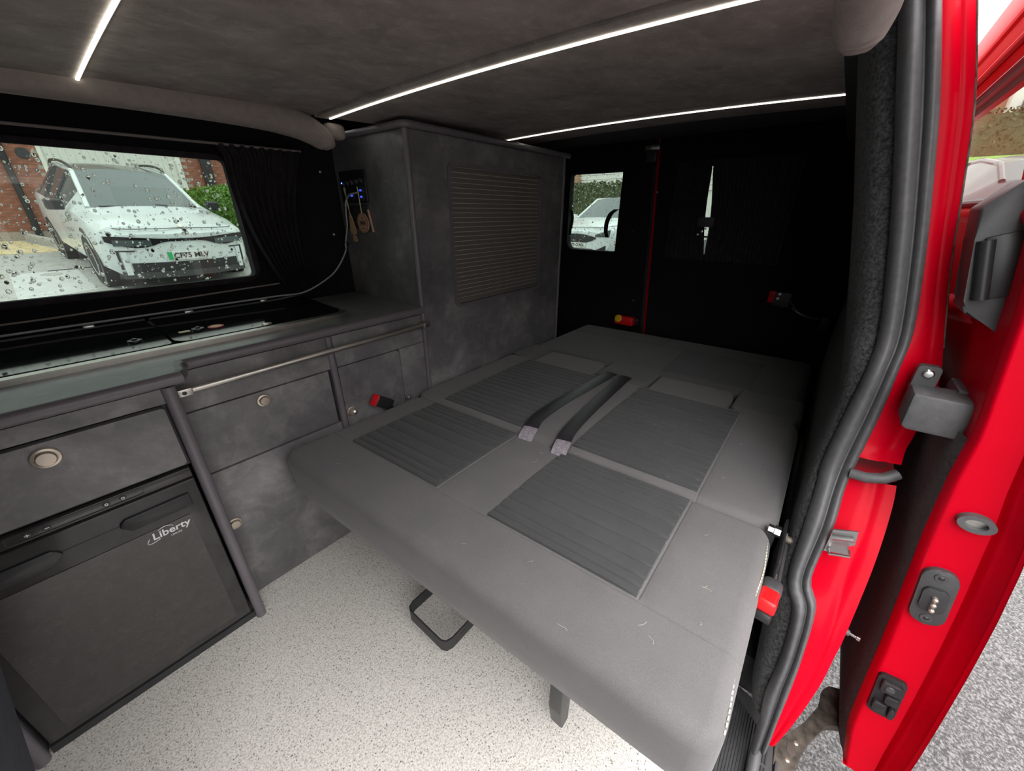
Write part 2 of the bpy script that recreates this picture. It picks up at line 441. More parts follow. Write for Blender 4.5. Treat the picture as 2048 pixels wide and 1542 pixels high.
# ceiling: one carrier with four suede panels and three light battens
cl = struct(box('ceiling', -1.7, 2.5, -0.02, 1.72, 1.545, 1.575, CARPET), 'grey suede headlining')
for (a, b) in ((-1.7, 0.072), (0.196, 0.700), (0.757, 1.520), (1.562, 1.78)):
    surf('headlining_panel', lambda u, v, a=a, b=b: (lerp(a, b, u), lerp(0.05, 1.36, v), ceil_z(lerp(a, b, u), lerp(0.05, 1.36, v))), 8, 16, SUEDE, cl, 0.012)
for (a, b) in ((0.080, 0.196), (0.708, 0.757), (1.528, 1.562)):
    surf('light_batten', lambda u, v, a=a, b=b: (lerp(a, b, u), lerp(0.05, 1.36, v), ceil_z(lerp(a, b, u), lerp(0.05, 1.36, v))-0.004), 3, 16, SUEDE, cl, 0.014)
surf('rear_headlining', lambda u, v: (lerp(1.78, 2.48, u), lerp(-0.02, 1.70, v), 1.475+0.05*u), 3, 6, CARPET, cl, 0.012)
for k, (x, y1) in enumerate(((0.190, 1.335), (0.750, 1.345), (1.553, 1.30))):
    led = surf('led_strip_light', lambda u, v, x=x, y1=y1: (x-0.0024+0.0048*u, lerp(0.066, y1, v), ceil_z(x, lerp(0.066, y1, v))-0.0075), 1, 24, LED, None, 0.003)
    tag(led, ('glowing LED strip across the headlining over the fridge', 'glowing LED strip across the headlining beside the tall cabinet corner',
              'glowing LED strip across the headlining over the head of the bed')[k], 'strip light', 'LED strips across the ceiling')

# padded headlining rolls along both sides
def bolster(name, y, sgn, label):
    pts = [(-1.7, y, 1.392), (-0.6, y, 1.395), (0.0, y, 1.398), (0.30, y, 1.402), (0.50, y, 1.400), (0.60, y, 1.392),
           (0.665, y, 1.378), (0.71, y, 1.358), (0.728, y, 1.342), (0.734, y, 1.330)]
    rr = [.036, .036, .036, .036, .036, .035, .033, .030, .024, .012]
    P = smooth_path(pts, 5); R = []
    for i in range(len(P)):
        t = i/5; a = int(min(t, len(rr)-2)); R.append(lerp(rr[a], rr[a+1], min(1, t-a)))
    o = tube(name, P, 0.03, BOLSTER, None, 18, R, 1.15)
    return struct(o, label)
bolster('trim_1', 1.345, 1, 'padded brown grey headlining roll above the side window')
bolster('trim_2', 0.046, -1, 'padded brown grey headlining roll over the door opening')
tb = box('trim_3', 0.735, 0.80, 1.345, 1.385, 1.36, 1.405, BOLSTER, None, 0.015, 3); struct(tb, 'short padded end of the headlining roll')

# near-side wall, carpeted, behind the door pillar
SEAL = [(1.030, 0.066, 1.580, 0.012, 1.565), (1.030, 0.027, 1.460, -0.028, 1.446), (1.030, -0.012, 1.325, -0.069, 1.317), (1.030, -0.040, 1.227, -0.094, 1.224),
        (1.030, -0.077, 1.086, -0.128, 1.089), (1.030, -0.110, 0.936, -0.158, 0.945), (1.010, -0.113, 0.859, -0.159, 0.871),
        (1.010, -0.109, 0.760, -0.162, 0.779), (1.000, -0.104, 0.638, -0.159, 0.663), (0.970, -0.108, 0.575, -0.155, 0.600),
        (0.920, -0.109, 0.504, -0.156, 0.534), (0.860, -0.111, 0.398, -0.149, 0.428), (0.820, -0.135, 0.358, -0.169, 0.390),
        (0.785, -0.145, 0.254, -0.177, 0.288), (0.755, -0.143, 0.155, -0.179, 0.201), (0.735, -0.151, 0.076, -0.180, 0.117),
        (0.715, -0.155, -0.01, -0.182, 0.03)]
def wall_y(z): return interp(NEAR, z)
railL = smooth_path([(a, b, c) for a, b, c, d, e in SEAL], 4)
railR = smooth_path([(a, d, e) for a, b, c, d, e in SEAL], 4)
railW = [p for p in railL if p.z > .062]
def nearwall(u, v):
    i = min(int(v*(len(railW)-1)), len(railW)-2); t = v*(len(railW)-1)-i
    p = railW[i].lerp(railW[i+1], t)
    zs = p.z+0.004
    x1 = lerp(p.x+0.01, 2.47, u**2.2)
    y = lerp(p.y-0.004, wall_y(zs), min(1, (u*3.0))**0.8)+0.012*math.sin(min(1, u*2.4)*PI)
    return (x1, y, zs)
lw = None
wl = struct(surf('wall_left', nearwall, 26, len(railW)-1, CARPETG, None, 0.0), 'black carpeted pillar and side wall beside the bed')
box('lower_lining', .98, 2.47, -.20, -.150, -.05, .25, CARPET, wl)
box('step_riser', .875, .98, -.20, -.066, -.05, .08, CARPET, wl)
box('floor_edge', .98, 2.47, -.145, -.066, -.03, -.001, CARPET, wl)
box('rear_header', 1.06, 2.5, -0.02, 0.09, 1.43, 1.55, CARPET, wl)

def sealprof(t):          # two lobes across the strip
    if t < 0.62: return 0.020*math.sin(PI*t/0.62)**0.6
    return 0.001+0.015*max(0, math.sin(PI*(t-0.62)/0.38))**0.6
def sealsurf(u, v):
    i = min(int(round(v*(len(railL)-1))), len(railL)-1)
    p = railL[i].lerp(railR[i], u)
    return (p.x-sealprof(u), p.y+0.002, p.z)
seal = struct(surf('trim_4', sealsurf, 22, len(railL)-1, RUBBER), 'grey ribbed rubber door seal with a rounded outer lip')
sill_in = tube('trim_5', smooth_path([(0.72, -0.165, 0.0), (0.6, -0.165, -0.015), (0.2, -0.165, -0.02), (-0.75, -0.165, -0.02)], 4), 0.012, RUBBER)
struct(sill_in, 'rubber seal along the door sill')

# painted jamb
UP_IN = [(1.03, .012, 1.565), (1.03, -.028, 1.446), (1.03, -.069, 1.317), (1.03, -.094, 1.224), (1.03, -.128, 1.089), (1.03, -.158, .945), (1.01, -.159, .871), (1.01, -.162, .779), (1.005, -.159, .715), (1.0, -.157, .69), (.992, -.156, .672)]
UP_OUT = [(1.05, -.025, 1.565), (1.05, -.065, 1.446), (1.05, -.108, 1.315), (1.05, -.134, 1.208), (1.05, -.165, 1.07), (1.05, -.200, .94), (1.05, -.222, .86), (1.05, -.228, .78), (1.04, -.225, .722), (1.03, -.222, .70), (1.00, -.220, .68)]
LO_IN = [(.985, -.152, .625), (.97, -.152, .595), (.92, -.153, .530), (.86, -.146, .424), (.82, -.166, .386), (.785, -.174, .284), (.755, -.176, .197), (.735, -.178, .113), (.72, -.18, .02)]
LO_OUT = [(.985, -.224, .640), (.97, -.229, .605), (.93, -.230, .55), (.88, -.228, .479), (.82, -.224, .356), (.80, -.221, .30), (.78, -.218, .231), (.75, -.205, .12), (.735, -.192, .03)]
def jamb(name, A, B, parent=None, bulge=0.006, dep=0.0):
    a = smooth_path([(x+.004, y+.014, z) for x, y, z in A], 4); b = smooth_path(B, 4)
    def f(u, v):
        i = min(int(round(v*(len(a)-1))), len(a)-1)
        p = a[i].lerp(b[i], u)
        g = 0.004*math.exp(-((u-0.66)/0.09)**2)          # pressed fold along the jamb
        return (p.x-bulge*math.sin(PI*u)+g+dep, p.y, p.z)
    return surf(name, f, 18, len(a)-1, RED, parent)
jb = struct(jamb('door_1', UP_IN, UP_OUT), 'glossy red painted door jamb')
ja = smooth_path(UP_OUT, 4); jl = smooth_path(LO_OUT, 4)
def skin(u, v, P=ja):
    i = min(int(round(v*(len(P)-1))), len(P)-1); p = P[i]
    return (lerp(p.x, 2.52, u), p.y-0.004*math.sin(min(1, u*8)*PI/2), p.z)
surf('body_side', skin, 6, len(ja)-1, RED, jb)
surf('body_side', lambda u, v: skin(u, v, jl), 6, len(jl)-1, RED, jb)
jamb('lower_jamb', LO_IN, LO_OUT, jb, 0.004, -0.004)
surf('ledge', lambda u, v: (lerp(0.985, 1.10, u), lerp(-.150, -.222, v), 0.632+0.014*v), 2, 4, RED, jb)
tube('seam_sealant', [(p.x+.001, p.y-.001, p.z) for p in ja if p.z > .9], .0016, RUST, jb, 6)
gasket = tube('trim_6', [(0.975, -.150, .640), (0.970, -.175, .643), (0.972, -.200, .652), (0.985, -.218, .664)], 0.011, RUBBER, None, 12)
struct(gasket, 'black rubber gasket between the two jamb panels')
# striker plate and rubber button on the jamb
st = thing('door_striker', 'bright steel striker loop plate on the red lower jamb', 'striker', (.90, -.170, .49))
prism('plate', [(-.150, .545), (-.186, .562), (-.190, .528), (-.182, .520), (-.188, .500), (-.150, .485)], 'x', .888, .892, STEEL, st)
tube('loop', [(.885, -.155, .497), (.868, -.157, .498), (.868, -.186, .511), (.885, -.186, .511)], .0032, STEEL, st, 8)
tube('roll', [(.886, -.153, .53), (.886, -.184, .543)], .007, STEEL, st, 10)
bt = thing('jamb_buffer', 'small grey rubber buffer pin on the jamb edge', 'buffer', (.84, -.232, .345))
disc_stack('base', (.835, -.228, .352), (-.3, -1, .1), [(.007, 0), (.006, .004), (.003, .006)], RUBBER, bt, 12)
disc_stack('pin', (.835, -.232, .352), (-.3, -1, .1), [(.0028, 0), (.0028, .012), (.0045, .013), (.0045, .018)], STEEL, bt, 12)
# rubber door stop block bolted to the jamb
ds = thing('door_stop', 'chunky black rubber door stop bolted to the red jamb', 'door stop', (1.0, -.22, .78))
prism('block', [(-.176, .856), (-.178, .79), (-.186, .784), (-.262, .786), (-.268, .80), (-.268, .856)], 'x', .93, 1.00, RUBBER, ds, .006)
prism('arm', [(-.236, .862), (-.236, .80), (-.266, .80), (-.266, .862)], 'x', .98, 1.06, RUBBER, ds, .005)
prism('lug', rrect(-.208, -.176, .84, .894, .007, 4), 'x', 0.985, 1.002, GREYPL, ds)
disc_stack('bolt', (.985, -.192, .880), (-1, 0, 0), [(.0085, 0), (.0085, .002), (.006, .005), (.002, .0055)], STEEL, ds, 16)

# step and sill
sp = thing('step_tread', 'black ribbed plastic step tread in the door sill', 'step', (0.1, -.15, -.05))
prism('tread_plate', [(-0.75, -.066), (-0.75, -.205), (.70, -.205), (.80, -.198), (.845, -.175), (.87, -.066)], 'z', -.05, -.032, GREYPL, sp)
bm = bmesh.new()
for r in range(14):
    y = -.082-.0062*r
    add_box(bm, -.7, .845-.004*r, y-.0018, y+.0018, -.032, -.0295)
for k in range(34):
    x = .80-.042*k
    for r in range(4):
        y = -.172-.006*r
        if x+.03 < .84-.02*r: add_box(bm, x, x+.034, y-.0016, y+.0016, -.032, -.0295)
o = from_bm('tread_ribs', bm, BLACKM, sp, False); o['kind'] = 'stuff'
box('metal_edge', -.75, .74, -.216, -.207, -.055, -.026, RUBBER, sp, .003)
bs = struct(box('wall_front', -1.74, -1.70, -0.2, 1.72, -0.5, 1.57, CARPET), 'dark cab end of the living space')
sl = struct(box('baseboard_left', -1.7, 0.72, -0.22, -0.10, -0.30, -0.052, RED), 'red painted sill under the step')
wf = struct(box('trim_7', -0.97, -0.60, -0.17, -0.05, -0.05, 1.55, CARPET), 'dark lining of the front door pillar')
fdr = struct(box('door_4', -1.7, -0.972, -0.17, -0.05, -0.05, 0.72, CARPET), 'dark lining of the front passenger door')
box('window_header', -1.7, -0.972, -0.17, -0.05, 1.36, 1.55, CARPET, fdr)
win4 = struct(box('window_4', -1.7, -0.972, -0.115, -0.110, 0.72, 1.36, DOORGL), 'unseen front passenger door window added to light the drawers')  # out of view, added to bring light onto the left drawers
hd = struct(box('trim_8', -1.7, 0.80, -0.11, 0.015, 1.44, 1.57, CARPET), 'dark header over the side door opening')

# rear barn doors
d2 = rrect(1.125, 1.490, 0.912, 1.372, 0.012, 6, (.012, .012, .012, .055))
def gapc(z): return .869+(z-.54)*.068
dl = struct(ring_plate('door_2', [(gapc(z)+.016 if y == .93 else y, z) for y, z in on_rect(d2, 0.93, 1.665, 0.2, 1.56)], d2, 'x', 2.45, 2.50, CARPET), 'black carpeted rear door with a clear window')
win2 = struct(box('window_2', 2.476, 2.481, 1.10, 1.51, 0.88, 1.40, VANGL), 'wet rear door window')
drops('raindrops', 700, 1.12, 1.49, 0.90, 1.38, lambda x, z, h: (2.4812+h, x, z), win2, 0.0010, 0.0050, 5)
d3 = rrect(0.25, 0.76, 0.93, 1.375, 0.03, 6)
dr = struct(ring_plate('door_3', [(gapc(z)-.016 if y == .895 else y, z) for y, z in on_rect(d3, -0.11, 0.895, 0.2, 1.56)], d3, 'x', 2.45, 2.50, CARPET), 'black carpeted rear door with curtained window')
win3 = struct(box('window_3', 2.488, 2.493, 0.23, 0.78, 0.91, 1.395, VANGL), 'rear door window behind closed black curtains')
gp = struct(prism('trim_9', [(gapc(.2)-.05, .2), (gapc(.2)+.05, .2), (gapc(1.56)+.05, 1.56), (gapc(1.56)-.05, 1.56)], 'x', 2.502, 2.512, RED), 'red painted gap between the rear doors')
for k, (y0, y1) in enumerate(((1.44, 1.0), )): pass
box('lower_wall', 2.45, 2.50, -0.2, 1.72, -0.03, 0.2, CARPET, dl)

# grey rear door furniture
hg = thing('rear_door_latch', 'worn metal latch bracket at the top of the rear doors', 'latch', (2.43, .955, 1.40))
box('bracket', 2.425, 2.45, .915, .998, 1.466, 1.492, STEEL, hg, .003)
for k in range(3): disc_stack('screw', (2.424, .93+.026*k, 1.482+.004*(k % 2)), (-1, 0, 0), [(.006, 0), (.005, .003)], STEEL, hg, 10)
box('lock_body', 2.425, 2.45, .925, .985, 1.405, 1.464, BLACKM, hg, .006)
disc_stack('cylinder', (2.425, .955, 1.432), (-1, 0, 0), [(.014, 0), (.012, .005), (.006, .006)], BLACK, hg, 14)
rb = thing('release_buckle', 'red release box with a yellow oval button by the rear doors', 'buckle', (2.38, .965, .455))
box('case', 2.36, 2.41, .905, 1.035, .468, .525, REDPL, rb, .01, 3)
disc_stack('button', (2.361, 1.005, .508), (-1, 0, .35), [(.024, -.004), (.024, .004), (.018, .007)], YELPL, rb, 20)
box('strap', 2.40, 2.43, .885, .908, .47, .515, BLACK, rb, .004)
lt = thing('rear_door_lock', 'dark lock mechanism with curved handle on the rear door', 'lock', (2.43, .08, .62))
box('red_housing', 2.42, 2.45, .185, .215, .715, .775, RED, lt, .003)
box('lock_case', 2.415, 2.45, .115, .19, .70, .775, BLACKM, lt, .006)
for (y, z) in ((.172, .742), (.168, .765)): disc_stack('screw', (2.415, y, z), (-1, 0, 0), [(.0075, 0), (.006, .003)], STEEL, lt, 12)
tube('handle_arm', smooth_path([(2.425, .12, .74), (2.40, .08, .70), (2.395, .03, .675), (2.40, -.03, .665)], 4), .009, BLACK, lt, 10)
tube('handle_edge', smooth_path([(2.405, .10, .705), (2.385, .06, .684), (2.385, .02, .672), (2.39, -.025, .668)], 4), .0028, ALU, lt, 6)
box('end_plate', 2.41, 2.45, -.07, -.03, .61, .675, BLACK, lt, .004)
LBL = ['tiny screw head between the rear window and the red door gap', 'tiny screw head just above the middle of the curtained rear door', 'tiny screw head low on the rear doors above the release box']
for (y, z) in ((1.02, 1.04), (.90, 1.255), (.955, .62)):
    tag(disc_stack('lining_screw', (2.449, y, z), (-1, 0, 0), [(.005, 0), (.004, .002)], STEEL, None, 10), LBL.pop(0), 'screw', 'screws in the rear door lining')

# curtains
def curtain(name, f, nu, nv, label, group=None):
    o = surf(name, f, nu, nv, CURT); return tag(o, label, 'curtain', group)
def c1(u, v):
    x0 = lerp(0.515, 0.600, v); x1 = lerp(0.765, 0.70, v) if v < .86 else lerp(0.708, 0.74, (v-.86)/.14)
    if v < .06: x0 -= .02
    s = .55+.45*v
    return (lerp(x0, x1, u)-0.03*math.sin(PI*v), 1.622+0.016*math.sin(u*2*PI*9+.8*math.sin(3*v))*s, lerp(1.345, 0.885, v))
o = curtain('window_curtain', c1, 108, 14, 'black pleated curtain gathered at the side of the kitchen window')
tag(tube('curtain_rail', [(-.8, 1.625, 1.338), (.0, 1.625, 1.338), (.77, 1.625, 1.348)], .004, BOLSTER), 'thin brown curtain rail above the side window', 'rail')
tag(tube('curtain_wire', [(-.8, 1.655, 0.872), (.0, 1.655, 0.875), (.60, 1.655, 0.893)], .0028, BOLSTER), 'thin curtain wire below the side window', 'rail')
def slit(z): return 0.002+0.0105*max(0, math.sin(PI*(z-0.94)/0.40))
def c2(u, v):
    z = lerp(1.40, 0.90, v); yc = 0.594+0.10*(z-1.10)
    return (2.437+0.007*math.sin(u*2*PI*8), lerp(yc+slit(z), 0.80, u), z)
def c3(u, v):
    z = lerp(1.40, 0.90, v); yc = 0.594+0.10*(z-1.10)
    return (2.437+0.007*math.sin(u*2*PI*10), lerp(0.22, yc-slit(z), u), z)
curtain('rear_curtain', c2, 80, 14, 'black rear door curtain on the side of the door gap', 'rear door curtains')
curtain('rear_curtain', c3, 100, 14, 'black rear door curtain on the hinge side of the bright slit', 'rear door curtains')
ti = box('curtain_tie', 2.412, 2.428, .555, .64, 1.075, 1.125, BLACKM, None, .006); tag(ti, 'dark tie holding the rear curtains closed', 'curtain tie')
for k in range(3):
    tag(disc_stack('curtain_popper', (2.425, .592+.018*k, 1.068-.016*k), (-1, 0, 0), [(.006, 0), (.005, .003), (.002, .004)], STEEL, None, 12), 'small steel popper on the rear curtains', 'popper', 'poppers on the rear curtains')
def strap(name, pts, wdt, label):
    P = smooth_path(pts, 5); n = len(P)
    o = surf(name, lambda u, v: (P[int(round(v*(n-1)))].x, P[int(round(v*(n-1)))].y+(u-.5)*wdt*(1-.35*v), P[int(round(v*(n-1)))].z), 3, n-1, BLACK, None, 0.003, (1, 0, 0))
    return tag(o, label, 'strap', 'straps at the rear window')
strap('window_strap', [(2.44, 1.475, 1.165), (2.425, 1.452, 1.15), (2.42, 1.440, 1.10), (2.42, 1.450, 1.04), (2.42, 1.452, 1.005)], .026, 'short black strap hanging at the cabinet side of the rear window')
strap('window_strap', [(2.44, 1.135, 1.165), (2.425, 1.165, 1.14), (2.42, 1.185, 1.09), (2.42, 1.187, 1.04), (2.42, 1.175, 1.0)], .036, 'wider black strap hanging beside the rear window latch side')
# ================================================================== KITCHEN
def push_knob(parent, x, y, z, r):
    k = disc_stack('push_knob', (x, y, z), (0, -1, 0), [(r, 0), (r, .003), (r*.93, .006), (r*.74, .007), (r*.72, .0045)], KNOB, parent, 28)
    disc_stack('button', (x, y-.0045, z), (0, -1, 0), [(r*.68, 0), (r*.68, .006), (r*.60, .0085), (r*.2, .009)], KNOB, k, 28)
    return k
FY = 1.095; MY = 1.19
fc = thing('fridge_cabinet', 'grey stone-effect kitchen cabinet with a drawer over the fridge', 'cabinet', (-.11, 1.37, 0))
box('carcass', -.335, .100, FY+.022, 1.66, .575, .782, BLACK, fc)
box('top_rail', -.335, .100, FY+.004, FY+.020, .748, .784, LAM, fc, .001)
dw = prism('drawer', rrect(-.318, .093, .588, .741, .008, 4), 'y', FY, FY+.018, LAM, fc)
push_knob(dw, -.097, FY, .710, .0215)
for (x0, x1) in ((.103, .123), (-.352, -.332)):
    ep = box('end_panel', x0, x1, FY+.008, 1.66, .0, .784, LAM, fc)
    tube('edge_trim', [((x0+x1)/2, FY+.006, .0), ((x0+x1)/2, FY+.006, .786)], .0135, TRIM, ep, 14)
box('kick_strip', -.325, .100, FY+.010, FY+.024, .0, .022, BLACKM, fc)

fr = thing('fridge', 'black compact fridge with gloss front under the drawer', 'fridge', (-.115, 1.37, 0.022))
box('body', -.325, .097, FY+.030, 1.60, .024, .570, BLACK, fr, .004)
cp = box('control_panel', -.322, .094, FY+.014, FY+.034, .543, .569, FRIDGE, fr, .002)
ring_plate('panel_outline', rrect(-.203, .003, .5475, .5665, .005, 4), rrect(-.2015, .0015, .549, .565, .004, 4), 'y', FY+.0125, FY+.0142, BLACK, cp)
for k, x in enumerate((-.174, -.147, -.059, -.032)):
    b = disc_stack('touch_button', (x, FY+.0138, .557), (0, -1, 0), [(.0062, 0), (.0058, .0008), (.004, .0010)], BLACK, cp, 16)
    if k < 2:
        bm = bmesh.new(); add_box(bm, x-.0032, x+.0032, FY+.0115, FY+.0128, .5564, .5576)
        if k == 0: add_box(bm, x-.0006, x+.0006, FY+.0115, FY+.0128, .5538, .5602)
        from_bm('symbol', bm, WHITE, b, False)
    else:
        ring_plate('symbol', [(x+.003*math.cos(t*PI/8), .557+.003*math.sin(t*PI/8)) for t in range(16)], [(x+.0018*math.cos(t*PI/8), .557+.0018*math.sin(t*PI/8)) for t in range(16)], 'y', FY+.0115, FY+.0128, WHITE, b)
fd = box('door', -.322, .094, FY+.012, FY+.032, .026, .538, FRIDGE, fr, .003)
prism('door_panel', rrect(-.288, .060, .050, .446, .003, 2), 'y', FY+.0095, FY+.013, FRPANEL, fd)
box('grip_groove', -.15, -.055, FY+.0105, FY+.0135, .4905, .4925, BLACK, fd)
for (poly) in ([(-.31, .508), (-.31, .468), (-.175, .468), (-.165, .470), (-.146, .490), (-.152, .500), (-.16, .507)], [(.073, .508), (-.045, .507), (-.055, .500), (-.059, .489), (-.042, .470), (.073, .470)]):
    prism('recess_handle', poly, 'y', FY+.003, FY+.013, BLACK, fd, .003)
logo = text('brand_lettering', 'Liberty', .026, WHITE, fd, axes((.016, FY+.0090, .4275), (1, 0, 0), (0, 0, 1), (0, -1, 0)), .0003, .1, .0004)
text('brand_sublettering', 'LEISURE', .0062, WHITE, fd, axes((.022, FY+.0090, .4115), (1, 0, 0), (0, 0, 1), (0, -1, 0)), .0003)
tube('brand_swoosh', smooth_path([(-.026, FY+.0092, .427), (-.032, FY+.0092, .416), (-.024, FY+.0092, .4125), (-.008, FY+.0092, .4165)], 5), .0009, WHITE, fd, 6)
tube('brand_swoosh', smooth_path([(-.006, FY+.0092, .440), (.006, FY+.0092, .4445), (.018, FY+.0092, .4405), (.022, FY+.0092, .436)], 5), .0008, WHITE, fd, 6)

mc = thing('drawer_cabinet', 'grey stone-effect cabinet with one drawer above a lower door', 'cabinet', (.32, 1.42, 0))
box('carcass', .126, .522, MY+.022, 1.66, .0, .782, BLACK, mc)
box('top_rail', .126, .522, MY, MY+.018, .676, .784, LAM, mc, .001)
dw = box('drawer', .126, .512, MY, MY+.018, .484, .672, LAM, mc, .0015); push_knob(dw, .312, MY, .645, .0195)
dd = box('lower_door', .126, .520, MY, MY+.018, .004, .479, LAM, mc, .0015); push_knob(dd, .139+.006, MY, .296, .0195)
ep = box('end_panel', .522, .540, MY+.008, 1.66, .0, .784, LAM, mc)
tube('edge_trim', [(.532, MY+.002, .0), (.532, MY+.002, .786)], .0115, TRIM, ep, 14)

ec = thing('corner_cabinet', 'grey stone-effect cabinet with flush door behind the bed corner', 'cabinet', (.72, 1.42, 0))
box('carcass', .541, .906, MY+.022, 1.66, .0, .782, BLACK, ec)
box('top_rail', .545, .904, MY, MY+.018, .676, .784, LAM, ec, .001)
box('stile', .790, .904, MY, MY+.018, .0, .674, LAM, ec, .001)
dd = prism('door', rrect(.545, .787, .02, .673, .01, 5, (.016, .002, .002, .002)), 'y', MY, MY+.018, LAM, ec)
push_knob(dd, .563, MY, .504, .0195)
disc_stack('key_pin', (.570, MY-.006, .500), (0, -1, 0), [(.008, 0), (.008, .010), (.005, .012), (.005, .016)], STEEL, dd, 14)

tc_ = thing('tall_cabinet', 'tall dark stone-effect cabinet with a roller shutter beside the bed', 'cabinet', (1.40, 1.43, 0))
box('side_panel', .912, .930, MY+.012, 1.662, .0, 1.396, LAM, tc_)
box('back_body', .93, 1.893, 1.30, 1.662, .0, 1.39, BLACK, tc_)
hin = rrect(1.096, 1.690, .788, 1.306, .024, 6)
ring_plate('front_panel', on_rect(hin, .918, 1.893, .0, 1.396), hin, 'y', MY, MY+.016, LAM, tc_)
tube('edge_trim', [(.917, MY+.004, .0), (.917, MY+.004, 1.398)], .0105, TRIM, tc_, 12)
tube('edge_trim', [(1.890, MY+.004, .0), (1.890, MY+.004, 1.398)], .0095, TRIM, tc_, 12)
lid = box('top_board', .905, 1.905, MY-.008, 1.60, 1.398, 1.414, LAM, tc_)
tube('lid_trim', [(.903, 1.60, 1.406), (.903, MY+.012, 1.406), (.906, MY+.002, 1.406), (.914, MY-.009, 1.406), (.926, MY-.012, 1.406), (1.40, MY-.012, 1.406), (1.912, MY-.012, 1.406)], .0115, TRIM, lid, 12)
tf = ring_plate('shutter_frame', rrect(1.086, 1.700, .778, 1.316, .03, 6), rrect(1.099, 1.687, .791, 1.303, .022, 6), 'y', MY-.006, MY+.012, TRIM, tc_)
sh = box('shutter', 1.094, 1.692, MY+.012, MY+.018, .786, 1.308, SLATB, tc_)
NS = 28; PIT = (1.302-.812)/NS
sl0 = None
for k in range(NS):
    z = .812+PIT*k
    if sl0 is None:
        sl0 = box('slat', 1.098, 1.688, MY+.0100, MY+.0125, z+.0010, z+PIT-.0010, SLAT, sh, .0012, 1)
    else:
        s = sl0.copy(); COL.objects.link(s); s.parent = sh; s.location = (0, 0, PIT*k)
box('pull_bar', 1.098, 1.688, MY+.001, MY+.0125, .7915, .811, SLAT, sh, .003)

wt = thing('worktop', 'dark grey kitchen worktop, tinted green for the window reflection, with stepped front edge', 'worktop', (.1, 1.4, .786))
step = [(.118, 1.098), (.136, 1.104), (.146, 1.122), (.148, 1.14), (.150, 1.160), (.160, 1.180), (.178, 1.190)]
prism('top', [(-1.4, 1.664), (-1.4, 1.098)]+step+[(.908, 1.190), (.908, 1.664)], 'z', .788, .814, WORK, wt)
tube('edge_trim', [(-1.4, 1.098, .801)]+smooth_path([(-.2, 1.098, .801)]+[(a, b, .801) for a, b in step]+[(.4, 1.190, .801)], 4)+[(.912, 1.190, .801)], .0145, TRIM, wt, 14)

hb = thing('hob_unit', 'long inset hob and sink under hinged black glass lids', 'hob', (.0, 1.5, .814))
ring_plate('metal_frame', rrect(-.70, .672, 1.272, 1.655, .055, 8), rrect(-.688, .655, 1.297, 1.642, .040, 8), 'z', .814, .8280, ALU, hb)
prism('tray', rrect(-.692, .662, 1.282, 1.648, .045, 8), 'z', .8142, .8155, BLACK, hb)
for k, (x0, x1) in enumerate(((-.672, .178), (.186, .655))):
    lidg = prism('glass_lid', rrect(x0, x1, 1.301, 1.639,   .035 if k else .012, 6), 'z', .8230, .8300, HOBGL, hb)
    for v in lidg.data.vertices: v.co.z += max(0, v.co.y+world_origin(lidg).y-1.301)*.038
    for x in ((-.30, .057) if k == 0 else (.293, .522)):
        box('hinge_clip', x-.012, x+.012, 1.622, 1.638, .8395, .8465, STEEL, lidg, .002)
kn = disc_stack('control_knob', (.117, 1.384, .8330), (0, 0, 1), [(.016, 0), (.015, .004), (.006, .005), (.006, .008)], BLACK, hb, 20)
disc_stack('control_knob', (.257, 1.392, .8333), (0, 0, 1), [(.016, 0), (.015, .004), (.006, .005), (.006, .008)], BLACK, hb, 20)
ring_plate('red_ring', [(.301+.020*math.cos(t*PI/12), 1.392+.020*math.sin(t*PI/12)) for t in range(24)], [(.301+.016*math.cos(t*PI/12), 1.392+.016*math.sin(t*PI/12)) for t in range(24)], 'z', .8318, .8345, REDPL, hb)
prism('disc', [(.301+.015*math.cos(t*PI/12), 1.392+.015*math.sin(t*PI/12)) for t in range(24)], 'z', .8320, .8342, CREAM, hb)
box('label_tab', .212, .238, 1.386, 1.402, .8325, .8343, CREAM, hb)
box('rear_latch', .40, .425, 1.305, 1.318, .8280, .8345, ALU, hb, .002)

rl = thing('hand_rail', 'brushed aluminium rail along the cabinet fronts below the worktop', 'rail', (.53, 1.165, .735))
tube('bar', [(.158, 1.163, .742), (.898, 1.163, .750)], .0085, ALU, rl, 16)
for (x, z) in ((.146, .7415), (.903, .750)):
    mt = box('mount', x-.016, x+.016, 1.152, 1.190, z-.0095, z+.0095, ALU, rl, .003)
    disc_stack('screw', (x-.002, 1.152, z), (0, -1, 0), [(.005, 0), (.005, .001)], BLACKM, mt, 12)

# switch panel and what hangs from it
PX = .911
swp = thing('switch_panel', 'black switch panel with blue lights on the cabinet side', 'switch panel', (PX, 1.53, 1.02))
box('face_plate', PX-.008, PX, 1.445, 1.625, 1.178, 1.292, BLACK, swp, .003)
for k in range(5):
    y = 1.600-.0325*k
    s = disc_stack('switch', (PX-.008, y, 1.247+.002*k), (-1, 0, 0), [(.010, 0), (.009, .004), (.006, .007)], BLACKM, swp, 16)
    disc_stack('indicator', (PX-.0152, y, 1.250+.002*k), (-1, 0, 0), [(.003, 0), (.0025, .0008)], BLUE if k == 0 else ALU, s, 10)
for (y, z, m) in ((1.545, 1.205, BLUED), (1.478, 1.222, BLUED), (1.478, 1.200, BLUED)):
    sk = disc_stack('usb_socket', (PX-.008, y, z), (-1, 0, 0), [(.015, 0), (.014, .003), (.011, .003)], BLACKM, swp, 18)
    box('port', PX-.0125, PX-.0105, y-.006, y+.006, z-.003, z+.003, m, sk)
box('socket_plate', PX-.006, PX, 1.455, 1.63, 1.085, 1.170, BLACKM, swp, .003)
box('cable_clip', PX-.014, PX, 1.62, 1.665, 1.008, 1.022, GREYPL, swp, .003)
